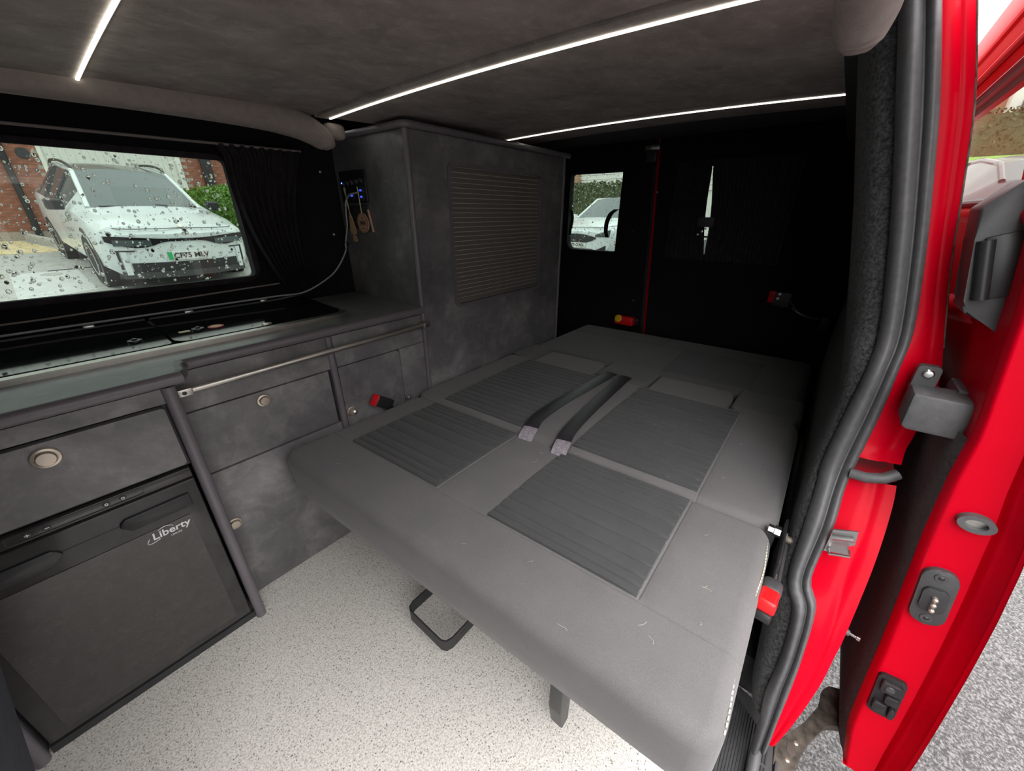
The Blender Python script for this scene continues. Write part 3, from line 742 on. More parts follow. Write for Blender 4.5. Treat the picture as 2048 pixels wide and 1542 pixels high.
half = [(a*1.55, b) for a, b in ((0, 0), (.0085, .0), (.0085, .018), (.0035, .020), (.0035, .026), (.014, .030), (.012, .036), (.0165, .040), (.0125, .050), (.0135, .056), (.010, .066), (.011, .071), (.0075, .082), (.008, .087), (.0035, .102), (0, .112))]
tree = thing('hanging_tree_tag', 'jagged tree-shaped wooden tag hanging under the switch panel', 'hanging tag', (PX-.014, 1.565, 1.035))
ca, sa = math.cos(.13), math.sin(.13)
prism('tag', [(1.562+(y*ca - z*sa*-1), 1.036+z) for y, z in ([(-a, b) for a, b in half]+[(a, b) for a, b in half[::-1]][1:-1])], 'x', PX-.016, PX-.0135, WOOD, tree)
tube('string', [(PX-.015, 1.576, 1.146), (PX-.014, 1.594, 1.235)], .0012, CREAM, tree, 6)
tube('string', [(PX-.015, 1.576, 1.146), (PX-.014, 1.585, 1.235)], .0012, CREAM, tree, 6)
dsc = thing('hanging_round_tag', 'oval wooden tag with burnt lettering hanging under the switch panel', 'hanging tag', (PX-.014, 1.487, 1.065))
prism('tag', [(1.487+.040*math.cos(t*PI/16), 1.107+.037*math.sin(t*PI/16)) for t in range(32)], 'x', PX-.016, PX-.013, WOOD2, dsc)
ring_plate('rim', [(1.487+.036*math.cos(t*PI/16), 1.107+.034*math.sin(t*PI/16)) for t in range(32)], [(1.487+.0345*math.cos(t*PI/16), 1.107+.033*math.sin(t*PI/16)) for t in range(32)], 'x', PX-.0168, PX-.0159, INK, dsc)
bm = bmesh.new()
for z in (1.1155, 1.0985): add_box(bm, PX-.0168, PX-.0159, 1.457, 1.517, z-.0006, z+.0006)
rnd = random.Random(2)
for k in range(6): add_box(bm, PX-.0168, PX-.0159, 1.468+.0065*k, 1.4725+.0065*k, 1.1015, 1.1125)
for k in range(3): add_box(bm, PX-.0168, PX-.0159, 1.479+.006*k, 1.483+.006*k, 1.124, 1.127); add_box(bm, PX-.0168, PX-.0159, 1.479+.006*k, 1.483+.006*k, 1.086, 1.089)
from_bm('burnt_marks', bm, INK, dsc, False)
tube('string', [(PX-.015, 1.488, 1.143), (PX-.014, 1.495, 1.235)], .0012, CREAM, dsc, 6)
tube('string', [(PX-.015, 1.486, 1.143), (PX-.014, 1.492, 1.235)], .0012, CREAM, dsc, 6)
tag(prism('wooden_stick', [(1.455, 1.155), (1.459, 1.155), (1.441, 1.075), (1.437, 1.075)], 'x', PX-.008, PX-.0005, WOOD2), 'thin wooden strip leaning on the cabinet side', 'stick')
cb = tube('charging_cable', smooth_path([(PX-.016, 1.500, 1.214), (PX-.02, 1.545, 1.208), (PX-.018, 1.585, 1.185), (PX-.016, 1.602, 1.14), (PX-.016, 1.610, 1.09), (PX-.018, 1.640, 1.03), (PX-.022, 1.648, .99),
          (.84, 1.650, .925), (.78, 1.648, .885), (.68, 1.646, .848), (.57, 1.640, .849), (.45, 1.640, .849), (.30, 1.640, .849), (.05, 1.642, .849), (-.2, 1.642, .849)], 6), .0032, CABLE, None, 8)
tag(cb, 'pale grey cable trailing from the switch panel to the hob', 'cable')
for (x, z) in ((.85, 1.29), (.86, 1.06)):
    tag(disc_stack('wall_popper', (x, 1.664, z), (0, -1, 0), [(.006, 0), (.005, .003), (.002, .004)], STEEL, None, 12), 'upper popper stud on the wall near the padded roll' if z > 1.2 else 'lower popper stud on the wall level with the hanging tags', 'popper', 'popper studs on the wall')

# ================================================================== BED
SH = .058
def shx(x, y): return x+SH*(1.13-y)
def drop(d, r):
    if d >= r: return 0.0
    return r*(1-math.sqrt(max(0, 1-(1-d/r)**2)))
class Cush:
    def __init__(s, x0, x1, y0, y1, z0, z1, rf, rb, rs, rc, crown=.004, grooves=(), under=0.0):
        s.__dict__.update(locals())
    def base(s, x, y):
        c = s.crown*(1-((x-(s.x0+s.x1)/2)/((s.x1-s.x0)/2))**2)*(1-((y-(s.y0+s.y1)/2)/((s.y1-s.y0)/2))**4)
        d = drop(x-s.x0, s.rf)+drop(s.x1-x, s.rb)+drop(y-s.y0, s.rs)+drop(s.y1-y, s.rs)
        return s.z1+c-min(d, max(s.rf, s.rb, s.rs))
    def z(s, x, y):
        g = 0
        for (ax, p, a, b, dep, wd) in s.grooves:
            q, t = (x, y) if ax == 'x' else (y, x)
            if a-.002 <= t <= b+.002: g = max(g, dep*math.exp(-((q-p)/wd)**2))
        return s.base(x, y)-g
    def build(s, name, mat, parent):
        def samples(a, b, r1, r2, ax):
            v = {a, b}
            for k in range(1, 9):
                v.add(a+r1*(k/8)**1.7); v.add(b-r2*(k/8)**1.7)
            n = max(4, int((b-a)/.03)); v |= {a+(b-a)*k/n for k in range(n+1)}
            for g in s.grooves:
                if g[0] == ax: v |= {g[1]+t*g[5] for t in (-2, -1, -.5, 0, .5, 1, 2)}
                else: v |= {g[2], g[3]}
            return sorted(t for t in v if a <= t <= b)
        X = samples(s.x0, s.x1, s.rf, s.rb, 'x'); Y = samples(s.y0, s.y1, s.rs, s.rs, 'y')
        def plan(x, y):
            r = s.rc
            for (cx, sx) in ((s.x0+r, -1), (s.x1-r, 1)):
                for (cy, sy) in ((s.y0+r, -1), (s.y1-r, 1)):
                    a = (x-cx)*sx/r; b = (y-cy)*sy/r
                    if a > 0 and b > 0:
                        return cx+sx*r*a*math.sqrt(1-b*b/2), cy+sy*r*b*math.sqrt(1-a*a/2)
            return x, y
        bm = bmesh.new(); G = []
        for x in X:
            row = []
            for y in Y:
                px, py = plan(x, y); row.append(bm.verts.new((shx(px, py), py, s.z(x, y))))
            G.append(row)
        for i in range(len(X)-1):
            for j in range(len(Y)-1): bm.faces.new((G[i][j], G[i+1][j], G[i+1][j+1], G[i][j+1]))
        loop = [G[i][0] for i in range(len(X))]+[G[-1][j] for j in range(1, len(Y))]+[G[i][-1] for i in range(len(X)-2, -1, -1)]+[G[0][j] for j in range(len(Y)-2, 0, -1)]
        prev = loop
        for k, (zz, ins, fr_) in enumerate(((lerp(s.z1-.03, s.z0, .55), -.002, .35), (s.z0+.012, .0, .85), (s.z0, .012, 1.0))):
            cx, cy = shx((s.x0+s.x1)/2, .55), (s.y0+s.y1)/2
            ring = []
            for v in loop:
                dx, dy = cx-v.co.x, cy-v.co.y; L = math.hypot(dx, dy)
                wf_ = max(0, 1-(v.co.x-SH*(1.13-v.co.y)-s.x0)/.08)
                ring.append(bm.verts.new((v.co.x+dx/L*ins+s.under*fr_*wf_, v.co.y+dy/L*ins, min(zz, v.co.z-.001))))
            n = len(loop)
            for t in range(n): bm.faces.new((prev[t], prev[(t+1) % n], ring[(t+1) % n], ring[t]))
            prev = ring
        bm.faces.new(prev)
        return from_bm(name, bm, mat, parent, angle=60)
    def insert(s, name, x0, x1, y0, y1, ribs, mat, parent, lift=.0058, dep=.0052, wd=.0030):
        v = {x0, x1}|{x0+(x1-x0)*k/12 for k in range(13)}
        for r in ribs: v |= {x0+(x1-x0)*r+t*wd for t in (-2.2, -1, -.5, 0, .5, 1, 2.2)}
        v |= {x0+.0012, x1-.0012}
        X = sorted(t for t in v if x0 <= t <= x1); Y = sorted([y0+(y1-y0)*k/14 for k in range(15)]+[y0+.0012, y1-.0012])
        def zz(x, y):
            g = max([dep*math.exp(-((x-(x0+(x1-x0)*r))/wd)**2) for r in ribs]+[0])
            e = min((x-x0), (x1-x), (y-y0), (y1-y))
            return s.base(x, y)+lift-g-(0.006 if e <= 1e-6 else 0)
        bm = bmesh.new()
        G = [[bm.verts.new((shx(x, y), y, zz(x, y))) for y in Y] for x in X]
        Y2 = sorted(set(Y))
        for i in range(len(X)-1):
            for j in range(len(Y)-1): bm.faces.new((G[i][j], G[i+1][j], G[i+1][j+1], G[i][j+1]))
        return from_bm(name, bm, mat, parent, angle=70)

bed = thing('folding_bed', 'charcoal fabric folding bench bed laid flat across the van', 'bed', (1.2, .55, 0))
BY0, BY1 = -.064, 1.168
sc = Cush(.308, .838, BY0, BY1, .300, .474, .032, .022, .030, .05, .005,
          [('x', .470, BY0, BY1, .003, .0025), ('y', .660, .47, .838, .002, .0022), ('y', .492, .47, .838, .002, .0022), ('y', 1.050, .47, .838, .002, .0022), ('y', .118, .47, .838, .002, .0022)], .024)
seat = sc.build('seat_cushion', FAB, bed)
RIB1 = (.06, .13, .23, .36, .51, .66, .78, .86, .92, .965)
sc.insert('ribbed_insert', .474, .822, .664, 1.046, RIB1, FABD, seat)
sc.insert('ribbed_insert', .474, .822, .122, .488, RIB1, FABD, seat)
bc = Cush(.826, 1.452, BY0-.004, BY1+.012, .365, .482, .034, .03, .032, .055, .006,
          [('y', .665, .83, 1.45, .002, .0022), ('y', .485, .83, 1.45, .002, .0022), ('y', 1.040, .83, 1.45, .002, .0022), ('y', .112, .83, 1.45, .002, .0022)])
back = bc.build('back_cushion', FAB, bed)
RIB2 = tuple((k+.5)/17 for k in range(17))
bc.insert('ribbed_insert', .858, 1.405, .669, 1.036, RIB2, FABD, back)
bc.insert('ribbed_insert', .858, 1.405, .116, .481, RIB2, FABD, back)
for (y0, y1) in ((.715, 1.025), (.165, .465)):
    hc = Cush(1.40, 1.60, y0, y1, .40, .485, .02, .022, .018, .04, .003); hc.build('headrest', FAB, back)
hdc = Cush(1.612, 2.23, BY0+.0, BY1, .375, .478, .024, .04, .04, .06, .010, [('y', .60, 1.62, 2.2, .003, .003), ('x', 2.02, BY0, BY1, .002, .003)])
head = hdc.build('head_cushion', FABH, bed)
hdc.insert('dark_insert', 1.66, 2.01, .12, .48, (), FABD, head)
for (y0, y1) in ((BY0, .155), (.475, .705), (1.035, BY1)):
    tg = Cush(1.44, 1.66, y0, y1, .39, .486, .018, .03, .016, .03, .002); t_ = tg.build('head_tongue', FABH, head)
    tube('piping', [(shx(1.437, y0+.015), y0+.015, .472), (shx(1.437, (y0+y1)/2), (y0+y1)/2, .474), (shx(1.437, y1-.015), y1-.015, .472)], .0018, TRIM, t_, 6)
# pale stitching on the side edge of the seat
bm = bmesh.new()
for k in range(46):
    x = .35+.0102*k
    if x > .80: break
    yy = BY0+.004+.010*math.sin((x-.35)*9)**2
    add_box(bm, shx(x, yy), shx(x+.0065, yy), yy-.001, yy+.0012, .462-drop(max(.004, x-.312), .055), .464-drop(max(.004, x-.312), .055))
o = from_bm('edge_stitching', bm, STITCH, seat, False); o['kind'] = 'stuff'
bm = bmesh.new(); add_box(bm, .62, 1.9, .02, 1.08, .0, .33, .004)
from_bm('base_box', bm, BLACKM, bed)
bm = bmesh.new()
for (x, y) in ((.43, .02), (.43, 1.08)): add_box(bm, x, 2.1, y-.015, y+.015, .305, .345, .003)
add_box(bm, .42, .46, .02, 1.08, .305, .345, .003)
from_bm('steel_frame', bm, BLACK, bed)
# U-shaped steel strap bracket that sticks out below the seat
U = [(.62, .700), (.40, .700), (.383, .694), (.376, .680), (.376, .548), (.383, .534), (.40, .528), (.62, .528)]
bm = bmesh.new(); n = len(U)
inn = [(.62, .696), (.402, .696), (.386, .690), (.380, .678), (.380, .550), (.386, .538), (.402, .532), (.62, .532)]
for (pa, pb) in ((U, inn),):
    V = [[bm.verts.new((p[0], p[1], z)) for p in lp] for lp in (pa, pb) for z in (.062, .102)]
    for i in range(n-1):
        for a, b in ((0, 1), (2, 3), (0, 2), (1, 3)): bm.faces.new((V[a][i], V[a][i+1], V[b][i+1], V[b][i]))
    for i in (0, n-1): bm.faces.new((V[0][i], V[1][i], V[3][i], V[2][i]))
from_bm('strap_bracket', bm, BLACKM, bed)
for y in (.5275, .7005): box('slot', .43, .446, y-.0006, y+.0006, .078, .087, BLACK, bed)
prism('prop_foot', [(.43, .30), (.43, .12), (.445, .035), (.475, .035), (.48, .30)], 'y', .205, .238, BLACK, bed, .004)
box('latch_tongue', .404, .410, 1.075, 1.082, .268, .325, ALU, bed, .002)
hp = box('hinge_plate', .80, .96, -.084, -.078, .37, .480, BLACK, bed, .004)
disc_stack('hex_bolt', (.898, -.060, .478), (0, 1, 0), [(.013, -.012), (.013, 0), (.0105, .001), (.0105, .012), (.009, .013)], STEEL, hp, 6)
disc_stack('hinge_nut', (.905, -.084, .462), (0, -1, 0), [(.014, 0), (.014, .003), (.009, .004), (.008, .012), (.003, .016)], RUST, hp, 14)
tube('link_bar', [(.90, -.088, .45), (.80, -.092, .41)], .007, BLACK, hp, 8)
disc_stack('ball_bolt', (.800, 1.186, .470), (-.3, -1, .2), [(.010, -.006), (.012, .0), (.010, .006), (.005, .010)], STEEL, bed, 14)

def belt(pts, wdt, label):
    P = smooth_path(pts, 6); n = len(P)
    t = thing('seat_belt', label, 'seat belt', tuple(P[0]), 'seat belts between the back cushions')
    def f(i0, i1):
        def g(u, v):
            i = int(round(lerp(i0, i1, v))); p = P[i]; d = P[min(i+1, n-1)]-P[max(i-1, 0)]
            s = Vector((-d.y, d.x, 0)).normalized()
            q = p+s*(u-.5)*wdt; return (q.x, q.y, q.z+.0015*math.cos(PI*(u-.5)))
        return g
    m = int(n*.26)
    surf('webbing', f(m, n-1), 4, n-1-m, BELT, t, .0025)
    e = surf('pale_end', f(0, m), 4, m, BELTL, t, .0025); e['label'] = 'webbing end coloured pale purple for its worn sheen'
    return t
belt([(.832, .626, .455), (.846, .628, .478), (.90, .640, .4935), (.955, .655, .495), (1.10, .660, .495), (1.30, .648, .495), (1.46, .638, .494), (1.50, .636, .492)], .050, 'black seat belt strap on the kitchen side of the pair')
belt([(.826, .494, .455), (.842, .497, .478), (.90, .512, .4935), (.965, .527, .495), (1.10, .542, .495), (1.30, .556, .495), (1.46, .566, .494), (1.50, .567, .492)], .048, 'black seat belt strap on the door side of the pair')

# buckles
bk = thing('seat_belt_buckle', 'black buckle with red button between cabinets and seat cushion', 'buckle', (.67, 1.165, .46), 'seat belt buckles')
rot = Matrix.Translation((.672, 1.172, .503)) @ Matrix.Rotation(math.radians(36), 4, 'Y') @ Matrix.Rotation(math.radians(8), 4, 'Z')
box('housing', -.032, .052, -.014, .014, -.020, .020, BLACK, bk, .006, 3, rot)
box('red_button', -.040, -.026, -.012, .012, -.021, .021, REDPL, bk, .002, 2, rot)
tube('stalk', [(.70, 1.176, .485), (.715, 1.178, .46), (.72, 1.178, .43)], .009, BLACK, bk, 8)
bk2 = thing('seat_belt_buckle', 'red buckle in a black boot at the door side of the seat', 'buckle', (.74, -.088, .36), 'seat belt buckles')
rot2 = Matrix.Translation((.742, -.080, .432)) @ Matrix.Rotation(math.radians(14), 4, 'Y') @ Matrix.Rotation(math.radians(-4), 4, 'Z')
box('red_button', -.046, .010, -.017, .017, -.012, .016, REDPL, bk2, .006, 3, rot2)
box('boot', .006, .058, -.019, .019, -.014, .017, GREYPL, bk2, .012, 3, rot2)
box('lower_case', -.050, .05, -.015, .015, -.03, -.010, BLACK, bk2, .004, 2, rot2)
tube('stalk', [(.79, -.082, .425), (.83, -.084, .42), (.87, -.086, .42)], .006, RUST, bk2, 8)

# stray dog hairs on the seat
rnd = random.Random(11); bm = bmesh.new()
for _ in range(26):
    x = rnd.uniform(.34, 1.3); y = rnd.uniform(0, 1.0)*rnd.random()**.5; a = rnd.uniform(0, PI); L = rnd.uniform(.006, .022)
    zz = (sc.base(min(x, .82), y) if x < .83 else bc.base(x, y))+.0025
    pts = [(shx(x, y)+L*(t-.5)*math.cos(a)+.002*math.sin(t*5), y+L*(t-.5)*math.sin(a)+.002*math.cos(t*6), zz) for t in (0, .33, .66, 1)]
    add_tube(bm, pts, .00022, 4)
o = from_bm('stray_hair', bm, HAIRM); o['kind'] = 'stuff'; tag(o, 'fine pale hairs scattered over the bed cushions', 'hair')

# front seat seen from behind at the edge of the view
fs = thing('front_seat', 'dark navy fabric seat beside the fridge cabinet', 'seat', (-.5, .66, 0))
prism('backrest', [(-.53, .12), (-.318, .10), (-.302, .16), (-.252, .42), (-.218, .60), (-.15, 1.05), (-.19, 1.10), (-.29, 1.10), (-.38, .9)], 'y', .42, .915, SEATF, fs, .035)
box('seat_pad', -1.05, -.45, .42, .905, .20, .42, SEATF, fs, .05, 4)
box('pedestal', -.95, -.50, .46, .86, .0, .21, BLACKM, fs, .01)
# ================================================================== SLIDING DOOR, slid back outside
DIN = [(1.50, -.120), (1.40, -.150), (1.25, -.186), (1.023, -.228), (.917, -.242), (.824, -.255), (.733, -.257), (.602, -.267), (.439, -.285), (.292, -.300), (.138, -.313), (.035, -.322), (-.116, -.355)]
DOUT = [(1.50, -.175), (1.40, -.210), (1.25, -.255), (1.0, -.305), (.738, -.346), (.654, -.362), (.514, -.380), (.387, -.393), (.235, -.406), (.076, -.418), (-.116, -.424)]
def din(z): return interp(DIN, z)
def dout(z): return interp(DOUT, z)
sd = thing('sliding_door', 'glossy red sliding side door standing open behind the pillar', 'door', (1.5, -.33, -.10))
def doorface(u, v):
    z = lerp(1.49, -.10, v); y = lerp(din(z), dout(z), u)
    x = .884
    if u < .12: x += .020*(1-u/.12)**2                     # rounded inner edge
    if .70 < u < .80: x += .014*math.sin(PI*(u-.70)/.10)    # drain channel
    if u >= .80: x -= .040*((u-.80)/.20)**1.3               # outer skin lip
    return (x, y, z)
surf('front_edge', doorface, 40, 40, RED, sd)
for (xa, xb, za, zb) in ((.842, 2.15, 1.14, -.10), (.842, 2.15, 1.49, 1.39), (.842, 1.0, 1.39, 1.14), (2.03, 2.15, 1.39, 1.14)):
    surf('outer_skin', lambda u, v, xa=xa, xb=xb, za=za, zb=zb: (lerp(xa, xb, u), dout(lerp(za, zb, v)), lerp(za, zb, v)), 4, 24, RED, sd)
surf('skin_return', lambda u, v: (lerp(.844, .85, u), dout(lerp(1.05, -.10, v))+.004*u, lerp(1.05, -.10, v)), 2, 30, RED, sd)
surf('bottom_edge', lambda u, v: (lerp(.884, 2.1, v), lerp(din(-.10), dout(-.10), u), -.10), 3, 3, RED, sd)
ip = surf('inner_panel', lambda u, v: (lerp(.90, 2.12, u), din(lerp(.80, 1.135, v))+.010*math.sin(PI*min(1, v*1.0))*math.sin(PI*u), lerp(.80, 1.135, v)), 24, 14, RED, sd)
surf('rib', lambda u, v: (lerp(1.0, 2.0, u), din(lerp(1.0, .86, u)+.03*(v-.5))+.016+.010*math.sin(PI*v), lerp(1.0, .86, u)+.05*(v-.5)), 16, 8, RED, ip)
surf('carpet_card', lambda u, v: (lerp(.905, 2.10, u**1.4), din(lerp(-.09, .805, v))+.010*min(1, u*12), lerp(-.09, .805, v)), 20, 20, DOORCARD, sd)
for (x0, x1, z0, z1, nm) in ((.90, 1.02, 1.13, 1.48, 'window_pillar'), (2.02, 2.12, 1.13, 1.48, 'window_pillar'), (.90, 2.12, 1.375, 1.49, 'top_frame'), (.90, 2.12, 1.13, 1.165, 'window_sill')):
    surf(nm, lambda u, v, x0=x0, x1=x1, z0=z0, z1=z1: (lerp(x0, x1, u), din(lerp(z0, z1, v))+.008*math.sin(PI*v)*(1 if nm != 'window_pillar' else .3), lerp(z0, z1, v)), 8, 10, RED, sd, .03, (0, -1, 0))
for z in (1.405, 1.44): tube('frame_bead', [(.93, din(z)+.006, z), (2.1, din(z)+.006, z)], .007, RED, sd, 8)
tube('glass_seal', [(1.02, din(1.372)+.004, 1.372), (2.02, din(1.372)+.004, 1.372)], .006, BLACK, sd, 8)
tube('glass_seal', [(1.02, din(1.168)+.004, 1.168), (2.02, din(1.168)+.004, 1.168)], .006, BLACK, sd, 8)
gl = surf('window_glass', lambda u, v: (lerp(1.015, 2.025, u), din(lerp(1.16, 1.38, v))-.012, lerp(1.16, 1.38, v)), 6, 6, DOORGL, sd, .004, (0, -1, 0))
hn = prism('handle', [(-.155, 1.157), (-.187, 1.196), (-.290, 1.196), (-.273, .957), (-.257, .949), (-.231, .982), (-.190, .999), (-.185, 1.009), (-.188, 1.018), (-.164, 1.110)], 'x', .950, 1.03, GREYPL, sd, .004)
prism('grip_recess', [(-.173, 1.115), (-.208, 1.128), (-.236, 1.036), (-.196, 1.022)], 'x', .942, .952, BLACK, hn, .003)
tube('grip_roll', [(.946, -.176, 1.112), (.946, -.199, 1.024)], .010, BLACK, hn, 12)
ov = ring_plate('drain_plug', [(-.308+.023*math.cos(t*PI/16), .669+.0165*math.sin(t*PI/16)) for t in range(32)], [(-.308+.014*math.cos(t*PI/16), .669+.009*math.sin(t*PI/16)) for t in range(32)], 'x', .872, .888, RUBBER, sd)
prism('plug_floor', [(-.308+.0145*math.cos(t*PI/16), .669+.0095*math.sin(t*PI/16)) for t in range(32)], 'x', .882, .886, ALU, ov)
# slanted fittings on the door edge
def local_yz(c, ang):
    ca, sa = math.cos(ang), math.sin(ang)
    return lambda a, b: (c[0]+a*ca-b*sa, c[1]+a*sa+b*ca)
L1 = local_yz((-.3155, .490), math.radians(-7))
ct = prism('contact_plate', [L1(a, b) for a, b in rrect(-.024, .024, -.066, .066, .022, 8)], 'x', .874, .888, GREYPL, sd, .002)
prism('contact_boss', [L1(a, b) for a, b in rrect(-.017, .017, -.030, .026, .012, 6)], 'x', .868, .876, BLACKM, ct, .002)
for k in range(3):
    y, z = L1(.0, -.020+.013*k); disc_stack('brass_pin', (.868, y, z), (-1, 0, 0), [(.0042, 0), (.0042, .007), (.002, .009)], KNOB, ct, 12)
for b in (.050, -.050):
    y, z = L1(0, b); s = disc_stack('screw', (.874, y, z), (-1, 0, 0), [(.0095, 0), (.0085, .002), (.006, .002)], GREYPL, ct, 18); disc_stack('hex_socket', (.8722, y, z), (-1, 0, 0), [(.005, 0), (.0035, .0012)], BLACK, s, 6)
L2 = local_yz((-.342, .192), math.radians(-6))
lc = prism('lower_latch', [L2(a, b) for a, b in rrect(-.022, .022, -.060, .060, .010, 5)], 'x', .876, .888, BLACK, sd, .002)
for (a0, a1, b0, b1) in ((-.016, .016, .020, .050), (-.018, .004, -.010, .014), (-.004, .018, -.045, -.016), (-.018, -.008, -.05, -.02)):
    prism('latch_lug', [L2(a, b) for a, b in rrect(a0, a1, b0, b1, .004, 4)], 'x', .866, .878, BLACK, lc, .002)
y, z = L2(.002, .036); disc_stack('screw', (.866, y, z), (-1, 0, 0), [(.008, 0), (.007, .002), (.003, .0025)], GREYPL, lc, 14)

ra = thing('roller_arm', 'worn black steel roller arm joining step and sliding door', 'bracket', (.9, -.28, -.11))
prism('arm', [(1.039, -.300), (1.062, -.314), (1.073, -.341), (1.043, -.357), (.964, -.350), (.951, -.319), (.938, -.308), (.893, -.290), (.848, -.272), (.815, -.264), (.788, -.259), (.740, -.253), (.66, -.225), (.70, -.216), (.763, -.213), (.812, -.210), (.867, -.241), (.910, -.268), (.985, -.298), (1.017, -.300)], 'z', -.105, -.082, RUST, ra, .003)
for (x, y, r) in ((1.045, -.329, .011), (.995, -.327, .011), (.845, -.253, .006), (.792, -.239, .006)):
    disc_stack('rivet', (x, y, -.084), (0, 0, 1), [(r, 0), (r*.9, .003), (r*.5, .0045)], KNOB if r < .01 else RUST, ra, 14)
prism('plate_mark', [(.838, -.236), (.832, -.250), (.815, -.254), (.803, -.246), (.815, -.236)], 'z', -.083, -.081, ALU, ra)

# ================================================================== OUTSIDE
def gz(x, y):
    z = -.5+.083*max(0, y-2)+.034*max(0, x-1)
    if y < 1.5 and x > 4: z += .09*(x-4)*min(1, (1.5-y)/1.5)
    return z
def gsurf(name, x0, x1, y0, y1, nu, nv, mat, dz=0.0):
    return surf(name, lambda u, v: (lerp(x0, x1, u), lerp(y0, y1, v), gz(lerp(x0, x1, u), lerp(y0, y1, v))+dz), nu, nv, mat)
g1 = struct(gsurf('ground', -14, 30, -12, 4.0, 44, 24, TARMAC), 'wet grey tarmac beside the van')
g2 = struct(gsurf('driveway', -14, 30, 4.0, 20, 22, 16, CONC), 'pale concrete driveway sloping up to the garage')
def slabpoly(name, pts, mat, dz, label, cat, group=None):
    o = from_py(name, [(x, y, gz(x, y)+dz) for x, y in pts]+[(x, y, gz(x, y)-.03) for x, y in pts], [(0, 1, 2, 3), (7, 6, 5, 4)]+[(i, (i+1) % 4, 4+(i+1) % 4, 4+i) for i in range(4)], mat, None, False)
    return tag(o, label, cat, group)
slabpoly('paving_slab', [(-.22, 10.3), (.55, 10.3), (.58, 8.6), (-.22, 8.3)], SLAB, .010, 'large pale paving slab on the drive beside the white car', 'slab')
slabpoly('drive_joint', [(.56, 10.6), (.60, 10.6), (.66, 8.4), (.62, 8.4)], TYRE, .006, 'dark joint line in the drive by the pale slab', 'joint')
slabpoly('drive_joint', [(.20, 10.42), (2.6, 10.55), (2.6, 10.50), (.20, 10.36)], TYRE, .005, 'long dark joint across the drive under the white car', 'joint')
tag(disc_stack('drain_cover', (.22, 10.05, gz(.22, 10.05)+.008), (0, -.08, 1), [(.13, 0), (.13, .006), (.11, .008)], CONC, None, 20), 'round drain cover set in the pale slab', 'drain cover')
slabpoly('gravel_bed', [(-3, 14.2), (.10, 14.2), (.62, 12.45), (-3, 12.2)], GRAVEL, .012, 'bed of golden gravel beside the brick wall', 'gravel')
kb = tag(from_py('edging_kerb', [(x, y, gz(x, y)+h) for h in (.0, .16) for x, y in ((.18, 14.1), (.70, 12.4), (.80, 12.45), (.28, 14.15))], [(0, 1, 2, 3), (7, 6, 5, 4)]+[(i, (i+1) % 4, 4+(i+1) % 4, 4+i) for i in range(4)], CONC, None, False), 'concrete edging kerb beside the gravel', 'kerb')

# house with brick walls, garage door and downpipe
HY = 14.3
hs = thing('house', 'red brick house with a white garage door behind the white car', 'house', (2.2, HY, gz(2, HY)))
brick_mesh = None
def brickwall(x0, x1, z0, z1, bx0, bx1, bz0, bz1):
    global brick_mesh
    w_ = box('brick_wall', x0, x1, HY, HY+.2, z0, z1, MORTAR, hs)
    if brick_mesh is None:
        bm = bmesh.new(); add_box(bm, -.1075, .1075, -.012, .02, -.0325, .0325, .003, 1)
        brick_mesh = bpy.data.meshes.new('brick'); bm.to_mesh(brick_mesh); bm.free(); brick_mesh.materials.append(BRICK)
    r = 0; z = bz0
    while z < bz1:
        x = bx0+(.1125 if r % 2 else 0)
        while x < bx1:
            b = bpy.data.objects.new('brick', brick_mesh); COL.objects.link(b); b.parent = w_
            b.location = Vector((x, HY, z))-world_origin(w_); x += .225
        z += .075; r += 1
    return w_
brickwall(-2.2, .99, .2, 5.0, -.25, .9, .75, 2.65)
brickwall(3.50, 7.0, .2, 5.0, 3.62, 4.70, 1.25, 2.75)
box('lintel', .99, 3.50, HY, HY+.2, 2.9, 5.0, MORTAR, hs)
gd = box('garage_door', 1.0, 3.42, HY+.06, HY+.10, .3, 2.9, GARAGE, hs)
p0 = None
for k in range(19):
    x = 1.06+.122*k
    if p0 is None: p0 = box('door_panel', x, x+.112, HY+.045, HY+.062, .32, 2.88, GARAGE, gd, .008, 1)
    else:
        s = p0.copy(); COL.objects.link(s); s.parent = gd; s.location = (.122*k, 0, 0)
box('garage_frame', .96, 1.03, HY-.02, HY+.08, .3, 2.95, GARAGE, hs, .005)
box('garage_frame', 3.40, 3.50, HY-.02, HY+.08, .3, 2.95, GARAGE, hs, .005)
tube('downpipe', [(.42, HY-.07, .5), (.46, HY-.07, 4.0)], .055, BLACKM, hs, 12)
disc_stack('house_number_plaque', (.74, HY-.01, 2.27), (0, -1, 0), [(.11, 0), (.11, .012), (.09, .014), (.09, .010)], GREYPL, hs, 20)
box('dark_post', 3.92, 4.16, HY-.10, HY-.015, .5, 4.0, BLACKM, hs, .01)
box('white_corner_trim', 4.60, 4.68, HY-.06, HY+.0, .5, 4.0, GARAGE, hs, .005)

